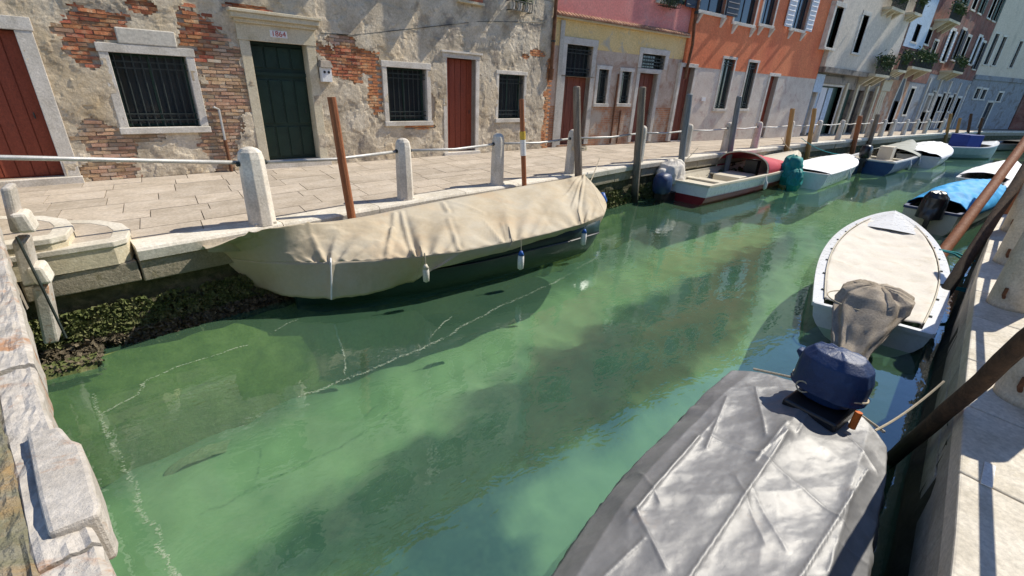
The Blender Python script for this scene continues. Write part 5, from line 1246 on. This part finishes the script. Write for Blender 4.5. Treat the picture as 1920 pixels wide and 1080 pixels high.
# hull below the cover
HR = []
for i in range(72, NU, 6):
    N_ = Ns[i]; F_ = Fs[i]; u = i / (NU - 1); e_ = min(1, u * 5, (1 - u) * 9 + .12); c = (N_ + F_) / 2; hy = max(.02, (F_.y - N_.y) / 2 * .84) * (e_ ** .6)
    ring = [(c.x, c.y - hy, -.45), (c.x, c.y - hy * .98, -.70), (c.x, c.y - hy * .86, -.95), (c.x, c.y - hy * .7, -1.2), (c.x, c.y - hy * .4, -1.36), (c.x, c.y, -1.4), (c.x, c.y + hy * .4, -1.36), (c.x, c.y + hy * .7, -1.2), (c.x, c.y + hy * .86, -.95), (c.x, c.y + hy * .98, -.7), (c.x, c.y + hy, -.45)]
    HR.append(ring)
MB().rings(HR).build('hull', m_blackgreen, bb, smooth=True, recalc=True)
b = MB(); b.tube([Vector(r_[1]) + Vector((0, -.012, 0)) for r_ in HR[8:-2]], .018, 6); b.build('rubbing_strake', m_black, bb)
def fender(px, py, L2, r, m_body, m_top, label, z=-.62):
    g = G(px, py, z); t = root('boat_fender', (g[0], g[1] - .02, z), label, 'fender', 'fenders hanging on the beige covered boat')
    x, y = g[0], g[1] - .05
    b = MB(); b.tube([(x, y, z - L2 / 2), (x, y, z - L2 * .42), (x, y, z), (x, y, z + L2 * .40), (x, y, z + L2 / 2)], [r * .3, r * .9, r, r * .9, r * .4], 12); b.build('body', m_body, t, smooth=True)
    b = MB(); b.tube([(x, y, z + L2 * .36), (x, y, z + L2 * .6)], [r * 1.0, r * .4], 12); b.build('end_cap', m_top, t, smooth=True)
    b = MB(); b.tube([(x, y, z + L2 * .5), (x, y + .02, z + L2 * .5 + .2)], .008, 6); b.build('cord', m_rope, t)
fender(796, 512, .26, .05, m_cover_w, m_cream_gel, 'cream fender under the pinched fold of the beige cover', -.62)
fender(973, 488, .30, .055, m_whitepaint, m_bluepl, 'white fender with blue cap near the middle of the beige boat', -.66)
fender(1091, 445, .30, .055, m_whitepaint, m_bluepl, 'white fender with blue cap near the bow of the beige boat', -.66)
gp = G(1128, 378, -.5); t = root('blue_fender', (gp[0] + .15, gp[1] + .1, -.5), 'crumpled blue plastic fender at the bow of the beige boat', 'fender')
b = MB(); b.tube([(gp[0] + .12, gp[1] + .1, -.7), (gp[0] + .14, gp[1] + .1, -.5), (gp[0] + .12, gp[1] + .12, -.32)], [.07, .12, .06], 10); b.build('body', m_bluepl, t, smooth=True)

# --- silver tarpaulin boat, bottom right
sb = root('silver_tarp_boat', (4.1, 1.0, WZ), 'small boat under a creased silver tarpaulin in the bottom right foreground', 'boat')
Le = densify([(4.12, 1.72), (3.6, 1.66), (2.9, 1.54), (2.2, 1.42), (1.7, 1.30), (1.2, 1.13), (.6, .92), (-.2, .62), (-.9, .35)], 400)
Ri = densify([(4.16, .42), (3.75, .31), (3.3, .22), (2.9, .14), (2.4, .02), (1.9, -.05), (1.2, -.06), (.4, -.0), (-.6, .22)], 400)
ZG = -.52
def stern_x(v): return .30 * math.sin(math.pi * v) ** .7
P = []
creases = []   # (u0,v0,u1,v1,height,width) straight ridge folds
def seg_d(p, a, c):
    ax, ay = a; bx2, by2 = c; dx, dy = bx2 - ax, by2 - ay; t = max(0, min(1, ((p[0] - ax) * dx + (p[1] - ay) * dy) / (dx * dx + dy * dy))); return math.hypot(p[0] - ax - t * dx, p[1] - ay - t * dy), t
CR = [((1480, 800), (1290, 1080), .035, .022), ((1440, 845), (1600, 965), .020, .018), ((1640, 855), (1500, 1080), .035, .02), ((1315, 800), (1195, 945), .05, .05), ((1195, 945), (1250, 1055), .03, .03), ((1480, 780), (1420, 850), .03, .02),
      ((1610, 900), (1560, 1060), .03, .02), ((1370, 720), (1330, 820), .03, .03), ((1425, 700), (1440, 800), .03, .02), ((1385, 880), (1440, 1010), .012, .012), ((1335, 800), (1425, 835), .015, .02), ((1350, 760), (1180, 960), .02, .02), ((1330, 790), (1430, 835), .012, .012), ((1430, 835), (1480, 800), .02, .015), ((1210, 1000), (1120, 1080), .03, .02), ((1240, 930), (1205, 860), .02, .02), ((1410, 900), (1480, 1020), .012, .010), ((1520, 760), (1500, 800), .02, .02), ((1590, 1000), (1650, 1015), .02, .012), ((1600, 790), (1660, 850), .02, .03)]
CRW = [(G(*a, -.3), G(*c, -.3), h, w_) for a, c, h, w_ in CR]
for i in range(400):
    a, c = Le[i], Ri[i]; row = []
    u = i / 399
    for j in range(8):
        f = j / 8; row.append(Vector((a.x + (stern_x(0) if 0 else 0), a.y + .06 * (1 - f) + .02 * fbm(u * 18, f, 0, 1), ZG - .17 * (1 - f) * (1 + .4 * nz(u * 40, 0, 2)))))
    for j in range(161):
        v = j / 160; p = a.lerp(c, v); x = p.x + stern_x(v) * max(0, 1 - u * 4.0) * (4.0 / 4) 
        ev = min(v, 1 - v); prof = (min(ev / .10, 1) * .10 + max(0, min(1, (ev - .10) / .40)) * .06) if v < .5 else (min(ev / .14, 1) * .12 + max(0, min(1, (ev - .14) / .36)) * .04)
        z = ZG + prof * min(1, .30 + u * 4.0) - .035 * math.sin(math.pi * min(1, ev / .5)) * math.sin(u * 9)
        for (aa, cc, h, w_) in CRW:
            d, t_ = seg_d((x, p.y), aa, cc)
            if d < w_ * 4: z += h * (.42 * math.exp(-d / (w_ * .32)) + .28 * math.exp(-(d / (w_ * 2.2)) ** 2))
        z += .006 * fbm(x * 1.2 + p.y, p.y * 2.2, 2, 3.0, 5) + .024 * (.4 - abs(fbm(x * .9 + p.y * 1.5, p.y, 8, 1.1, 2))) + .010 * (.35 - abs(fbm(x * 2.3 - p.y * 2.0, p.y * 2.6, 3, 1.0, 2)))
        ed = min(v, 1 - v); z += .022 * math.sin(x * 14 + 6 * nz(x, 0, 3, 1.3)) * math.exp(-ed * 12) * (.5 + nz(x, 5, 0, 2))
        row.append(Vector((x, p.y, z)))
    for j in range(1, 9):
        f = j / 8; row.append(Vector((c.x, c.y - .05 * f + .02 * fbm(u * 15, f, 4, 1), ZG - .22 * f * (1 + .3 * nz(u * 30, 2, 2)))))
    P.append(row)
# stern skirt: fold first row down
first = P[0]; pre = []
for f in (1.0, .66, .33): pre.append([Vector((p.x + .03 * f, p.y, p.z - .16 * f)) for p in first])
P = pre + P
MB().grid(P).build('tarpaulin', m_tarp, sb, smooth=True, solid=.004)
HR = []
for i in range(0, 400, 16):
    a, c = Le[i], Ri[i]; m_c = (a + c) / 2; hy = (a.y - c.y) / 2 * .96
    HR.append([(m_c.x - .02, m_c.y + hy * k, z) for k, z in ((1, ZG - .03), (.96, -.8), (.85, -1.2), (.4, -1.4), (-.4, -1.4), (-.85, -1.2), (-.96, -.8), (-1, ZG - .03))])
MB().rings(HR).build('hull', m_black, sb, recalc=True)
b = MB(); b.tube([(4.36, 1.62, ZG - .0), (4.5, 1.3, ZG + .03), (4.52, .95, ZG + .03), (4.38, .5, ZG)], .012, 6); b.build('hem_rope', m_rope, sb)
# motor with navy vinyl hood
mx_, my_ = G(1562, 705, -.14)

mo = draped('outboard_motor', m_navy, sb, [(-.36, .17, .19, -.01, .0), (-.30, .19, .22, .0, .0), (-.285, .235, .29, .01, .0), (-.26, .22, .27, .0, 0), (-.12, .21, .27, .01, 0), (-.02, .19, .25, .02, .01), (.05, .13, .18, .03, .02), (.075, .03, .04, .03, .02)], mx_, my_, .02, seed=4, amp=.032, world=True)
b = MB(); b.tube([(mx_ + .21 * math.cos(a), my_ + .285 * math.sin(a), -.235 + .02 * math.sin(a * 2)) for a in np.linspace(0, 2 * math.pi, 30)], .008, 6)
b.tube([(mx_ - .20 + .0 * a, my_ + .13 + .05 * math.cos(a), -.25 + .05 * math.sin(a)) for a in np.linspace(0, 2 * math.pi, 16)], .007, 6); b.build('hood_cord', m_rope, mo)
b = MB(); b.hexa([(mx_ - .1, my_ + .18, -.16), (mx_ + .1, my_ + .18, -.16), (mx_ + .05, my_ + .32, -.05), (mx_ - .02, my_ + .32, -.05), (mx_ - .08, my_ + .18, -.02), (mx_ + .08, my_ + .18, -.02), (mx_ + .05, my_ + .31, -.02), (mx_ - .02, my_ + .31, -.02)]); b.build('hood_corner', m_navy, mo, bevel=.01)
MB().box(mx_ - .34, mx_ + .12, my_ - .22, my_ + .20, -.66, -.36).build('clamp', m_black, mo, bevel=.02)
MB().box(mx_ - .06, mx_ + .1, my_ - .07, my_ + .07, -2.0, -.6).build('leg', m_black, mo)
b = MB(); b.tube([(mx_ - .16, my_ - .28, -.42), (mx_ - .14, my_ - .28, -.27)], [.028, .028], 10); b.build('orange_plug', m_orangepl, mo)

# --- white boat with taupe motor cover
wb, L_, hb, sz, X = boat('white_boat', 'rounded white boat with off-white cover seen from its stern beside the right quay', (7.62, 1.55), (15.4, 3.5), 1.92, m_white_gel, m_white_gel, m_white_gel, sheer=(.34, .36, .52), transom=.72, full=2.3, deck=.26, rimw=.12, widest=.42, inner=False)
cover(wb, L_, lambda u: hb(u) - .15, sz, .03, .82, lambda u, v: -.045, m_cover_w, 'canvas_cover', drape=.02, over=0, wr=.018, seed=3)
for sg in (-1, 1):
    b = MB(); b.tube([(X(u), sg * (hb(u) - .13), sz(u) + .05) for u in np.linspace(.03, .84, 26)], .012, 5); b.build('bolt_rope', m_cream_gel, wb, world=False)
    for k in range(7): u = .08 + k * .11; MB().box(X(u) - .02, X(u) + .02, sg * (hb(u) - .1) - .02, sg * (hb(u) - .1) + .02, sz(u) + .026, sz(u) + .045).build('cleat', m_iron, wb, world=False)
motor(wb, -.22, .10, .36, m_taupe, .6)
draped('motor_cover', m_taupe, wb, [(-.42, .12, .16, -1.05, .06), (-.28, .20, .22, -.95, .06), (-.16, .19, .19, -.80, .05), (-.02, .22, .25, -.58, .05), (.14, .28, .34, -.30, .04), (.30, .36, .44, .02, .0), (.42, .33, .40, .10, -.02), (.50, .18, .22, .12, -.02), (.52, .03, .04, .12, -.02)], -.10, .05, .30, seed=7, amp=.15)
b = MB(); b.tube([(-.10 + .37 * math.cos(a), .12 + .45 * math.sin(a), .58) for a in np.linspace(0, 2 * math.pi, 30)], .008, 6); b.build('cover_cord', m_rope, wb, world=False)
for (u, nm) in ((.30, 0), (.62, 1)):
    b = MB(); c = Vector((X(u), -hb(u) + .02, sz(u) + .02)); b.tube([c, c + Vector((.15, -.25, -.05)), c + Vector((.35, -.65, -.28))], .02, 6); b.tube([c + Vector((.06, 0, 0)), c + Vector((.3, -.3, -.05)), c + Vector((.5, -.65, -.2))], .02, 6); b.build('mooring_rope', m_trope, wb, world=False)

# --- bright blue covered boat
cb, L_, hb, sz, X = boat('blue_covered_boat', 'boat under a bright sky blue canvas cover behind the white boat', (16.2, 2.95), (23.8, 3.0), 1.45, m_cream_gel, m_cream_gel, m_navy, sheer=(.60, .58, .75), transom=.8, deck=.15, inner=False)
cover(cb, L_, hb, sz, .06, .93, lambda u, v: .42 * math.sin(math.pi * min(1, .12 + u * .9)) ** .8, m_cyan, 'canvas_cover', drape=.16, over=.04, wr=.06, seed=9)
mm = motor(cb, -.25, -.05, .65, m_black, 1.0)
draped('motor_cover', m_black, cb, [(0, .34, .27, 0, 0), (.3, .30, .26, 0, 0), (.52, .28, .24, 0, 0), (.66, .2, .16, 0, 0), (.70, .03, .03, 0, 0)], -.25, -.05, .45, seed=3, amp=.08)

# --- two white craft further along the right quay
w2_, L_, hb, sz, X = boat('white_dinghy', 'white dinghy with grey transom behind the bright blue covered boat', (24.9, 3.5), (33.5, 3.9), 1.7, m_white_gel, m_white_gel, m_white_gel, sheer=(.62, .6, .8), deck=.35)
cover(w2_, L_, hb, sz, .12, .9, lambda u, v: .18, m_cover_wht, 'canvas_cover', drape=.05, seed=4)
w3_, L_, hb, sz, X = boat('white_launch', 'white launch with flat cover at the right edge behind the leaning pole', (22.8, 1.9), (31, 2.4), 1.6, m_white_gel, m_white_gel, m_white_gel, sheer=(.62, .6, .8), deck=.35)
cover(w3_, L_, hb, sz, .02, .9, lambda u, v: .15, m_cover_wht, 'canvas_cover', drape=.05, seed=5)

# --- red and white open boat
rb, L_, hb, sz, X = boat('red_white_boat', 'open white boat with crimson canopy and maroon bottom at the left quay', (13.0, 8.45), (23.6, 9.7), 2.05, m_white_gel, m_cream_gel, m_cream_gel, sheer=(.62, .60, .98), m_low=m_maroon, transom=.86, deck=.26, benches=(.18, .36), rimw=.10)
mo2 = motor(rb, -.75, .25, .30, m_navy, 1.5)
mo3 = motor(rb, -.15, .62, .55, m_cover_w, 1.0)
draped('motor_cover', m_cover_w, rb, [(0, .55, .38, 0, 0), (.3, .52, .38, 0, 0), (.55, .40, .30, .05, 0), (.68, .2, .16, .05, 0), (.70, .03, .03, .05, 0)], .25, .58, .50, seed=2, amp=.16)
P = []
for i in range(25):
    f = i / 24; row = []
    for k in range(17):
        a = math.pi * k / 16; u = .42 + .30 * f; h = hb(u) - .06; row.append((X(u), h * math.cos(a), sz(u) + (.02 + (.62 * (1 - f) ** .8 + .05)) * math.sin(a) ** .75 + .02 * nz(f * 4, a * 2, 0)))
    P.append(row)
MB().grid(P).build('canopy', m_crimson, rb, world=False, smooth=True, solid=.02)
b = MB(); b.tube([p for p in P[0]], .03, 6); b.build('canopy_hoop', m_cream_gel, rb, world=False)
MB().box(X(.30), X(.44), -.5, .45, .12, .52).build('engine_box', m_cream_gel, rb, world=False, bevel=.02)
MB().box(X(.10), X(.26), -.75, .75, .14, .40).build('stern_seat', m_cream_gel, rb, world=False, bevel=.02)
MB().box(X(.47), X(.50), -.35, .1, .2, .95).build('console', m_black, rb, world=False)

# --- white boat with teal motor cover
tb, L_, hb, sz, X = boat('white_teal_boat', 'plain white covered boat with teal wrapped motor behind the red boat', (19.8, 7.75), (27.6, 8.95), 1.9, m_white_gel, m_white_gel, m_white_gel, sheer=(.60, .58, .72), transom=.9, deck=.2, inner=False)
cover(tb, L_, hb, sz, .02, .95, lambda u, v: .07, m_cover_wht, 'canvas_cover', drape=.05, seed=6, wr=.01)
motor(tb, -.3, .25, .55, m_teal, 1.5)
for (ox, oy, oz, s_, sd) in ((-.35, .35, .5, 1.0, 1), (-.80, .0, .25, .7, 5)):
    draped('motor_cover', m_teal, tb, [(-.42 * s_, .26 * s_, .22 * s_, 0, 0), (-.1 * s_, .40 * s_, .34 * s_, 0, 0), (.3 * s_, .42 * s_, .34 * s_, .04, 0), (.58 * s_, .30 * s_, .24 * s_, .08, 0), (.70 * s_, .04, .04, .08, 0)], ox, oy, oz, seed=sd, amp=.20)

# --- blue hulled open boat
ub, L_, hb, sz, X = boat('blue_open_boat', 'open boat with dark blue hull and grey cover over its bow half', (27.6, 8.0), (37.4, 9.0), 2.3, m_bluehull, m_cream_gel, m_white_gel, sheer=(.62, .62, .95), transom=.88, deck=.18, benches=(.25, .4), rimw=.12)
cover(ub, L_, hb, sz, .48, .95, lambda u, v: .28, mat('grey_green_canvas', [(0.32, 0.33, 0.29), (0.40, 0.41, 0.37)], 2, .85), 'canvas_cover', drape=.06, seed=7)
motor(ub, -.25, .2, .7, m_black, 1.5)
MB().box(X(.3), X(.38), -.3, .3, .2, 1.1).build('console', m_cream_gel, ub, world=False)

# --- white covered boat
vb, L_, hb, sz, X = boat('white_covered_boat', 'boat fully under a bulging bright white cover before the far bollards', (33.6, 7.6), (44.0, 9.2), 2.3, m_white_gel, m_white_gel, m_white_gel, sheer=(.6, .6, .8), inner=False)
cover(vb, L_, hb, sz, .0, .93, lambda u, v: .42 * math.sin(math.pi * min(1, .15 + u * .85)), m_cover_wht, 'canvas_cover', drape=.15, over=.05, wr=.05, seed=8)
# --- green boat with blue box
gb, L_, hb, sz, X = boat('green_boat', 'small sea green boat with white rim and a royal blue canvas box', (41.6, 9.0), (46.6, 6.6), 2.3, m_greenhull, m_cream_gel, m_white_gel, sheer=(.75, .75, 1.1), transom=.85, deck=.25, rimw=.14)
MB().box(X(.40), X(.62), -.6, .6, .3, 1.5).build('canvas_box', mat('royal_blue_canvas', [(0.012, 0.035, 0.20), (0.02, 0.05, 0.25)], 2, .7), gb, world=False, bevel=.05)
# --- dark boats at the far quay
db, L_, hb, sz, X = boat('black_barge', 'long low black boat lying in shade under the far right quay', (52, 9.2), (66, 6.6), 2.4, m_black, m_black, m_black, sheer=(.6, .5, .7), deck=.3)
motor(db, -.2, 0, .6, m_navy, 1.6)
d2, L_, hb, sz, X = boat('dark_blue_skiff', 'dark blue skiff with white motor near the far right edge', (60, 5.4), (70, 3.2), 2.2, m_navy, m_black, m_white_gel, sheer=(.7, .6, .8), deck=.3)
motor(d2, -.3, 0, .8, m_white_gel, 1.8)

def line_rope(a, c, sag, m, label, r=.014):
    a, c = Vector(a), Vector(c); b = MB(); b.tube([a.lerp(c, f) - Vector((0, 0, sag * 4 * f * (1 - f))) for f in np.linspace(0, 1, 12)], r, 6); tag(b.build('mooring_line', m, None), label, 'rope', 'mooring lines')
line_rope((23.4, 9.7, -.2), (22.6, kerb_y(22.6) - .1, .4), .1, m_rope, 'mooring line from the bow of the red boat to the first ochre pole')
line_rope((13.2, 9.3, -.45), (15.1, kerb_y(15.1) - .12, .3), .12, m_rope, 'mooring line from the stern of the red boat to the grey-blue pole')
line_rope((27.4, 8.95, -.4), (25.1, kerb_y(25) - .1, .3), .2, m_trope, 'teal mooring line from the white boat to the second ochre pole')
line_rope((7.9, 7.7, -.3), (9.3, kerb_y(9.3) - .12, .35), .06, m_rope, 'mooring line from the beige covered boat to the grey pile')
line_rope((4.3, .55, -.5), (5.2, .38, -.25), .06, m_rope, 'thin line from the silver boat to the leaning dark pole', .01)
for (bo_, L2_, hb2, pts_) in ((rb, 0, 0, ((4.2, -1.02), (6.6, -.95))), (ub, 0, 0, ((3.0, -1.14), (5.6, -1.14))), (tb, 0, 0, ((3.2, -.97),))):
    for (x_, y_) in pts_:
        q = MB(); q.tube([(x_, y_ - .06, .1), (x_, y_ - .07, .16), (x_, y_ - .07, .36), (x_, y_ - .05, .42), (x_, y_ - .02, .62)], [.03, .06, .06, .03, .008], 10); q.build('fender', m_whitepaint, bo_, world=False, smooth=True)

# ------------------------------------------------------------------ floating scum lines
m_scum = mat('pale_scum', [(0.34, 0.42, 0.31), (0.48, 0.53, 0.42)], 5, .8); m_scum.node_tree.nodes['Principled BSDF'].inputs['Alpha'].default_value = .38
def scum(name, pts, wd, label, seed):
    rn = random.Random(seed); b = MB(); Pw0 = densify([G(*p, WZ) for p in pts], 60); Pw = densify(Pw0, max(12, int(90 * sum((b_ - a_).length for a_, b_ in zip(Pw0, Pw0[1:])))))
    for i in range(len(Pw) - 1):
        p = Pw[i] + Vector((.015 * nz(i * .05, seed, 2), .015 * nz(i * .05, seed, 5))); t = (Pw[i + 1] - Pw[i]).normalized() if (Pw[i + 1] - Pw[i]).length > 1e-6 else Vector((1, 0)); n = Vector((-t.y, t.x))
        dens_ = .4 + .9 * nz(i * .03, seed, 0)
        for _ in range(5):
            if rn.random() > (dens_ + .1) * .75: continue
            o = n * rn.gauss(0, wd * .45) + t * rn.uniform(-.03, .03); c = p + o + n * .05 * fbm(i * .02, seed, 0, 1.3); s_ = rn.uniform(.003, .010); k = rn.uniform(0, 3.1); zz_ = rn.uniform(.002, .012)
            b.add([(c.x + s_ * math.cos(k + a) * (1.6 if q % 2 else .7), c.y + s_ * math.sin(k + a), WZ + zz_) for q, a in enumerate((0, 1.57, 3.14, 4.71))], [(0, 1, 2, 3)])
    tag(b.build(name, m_scum), label, 'scum', kind='stuff')
scum('floating_scum', [(1122, 478), (1060, 520), (1000, 548), (940, 575), (880, 607), (830, 635), (790, 655), (720, 685), (650, 714), (560, 745)], .022, 'pale line of floating scum parallel to the beige boat', 1)
scum('floating_scum', [(168, 742), (190, 800), (225, 860), (250, 920), (280, 985), (310, 1030), (330, 1085)], .022, 'pale line of floating scum along the bridge side', 2)
scum('floating_scum', [(200, 772), (262, 740), (262, 722), (330, 690), (420, 662), (480, 640), (560, 600)], .005, 'thin wavy scum line over the sunken ledge', 3)
scum('floating_scum', [(640, 655), (645, 690), (655, 715)], .004, 'short upright streak of scum on the green water', 4)
scum('floating_scum', [(848, 596), (828, 612), (815, 632)], .005, 'small hooked streak of scum near the beige boat', 5)
# sunken reddish sheet lying on the canal bed
q = G(375, 855, -2.24); P = [[(q[0] + u * .32 + v * .06, q[1] + v * .10 + u * .05, -2.16 - .06 * (u * u + v * v) + .02 * fbm(u, v, 0, 2)) for v in np.linspace(-1, 1, 8)] for u in np.linspace(-1, 1, 16)]
tag(MB().grid(P).build('sunken_board', mat('sodden_wood', [(0.24, 0.24, 0.15), (0.29, 0.28, 0.18)], 3, .9), ), 'brownish board sunk under the green water near the left', 'board')
print('bricks', len(bl), 'slabs', count, 'objs', len(D.objects))
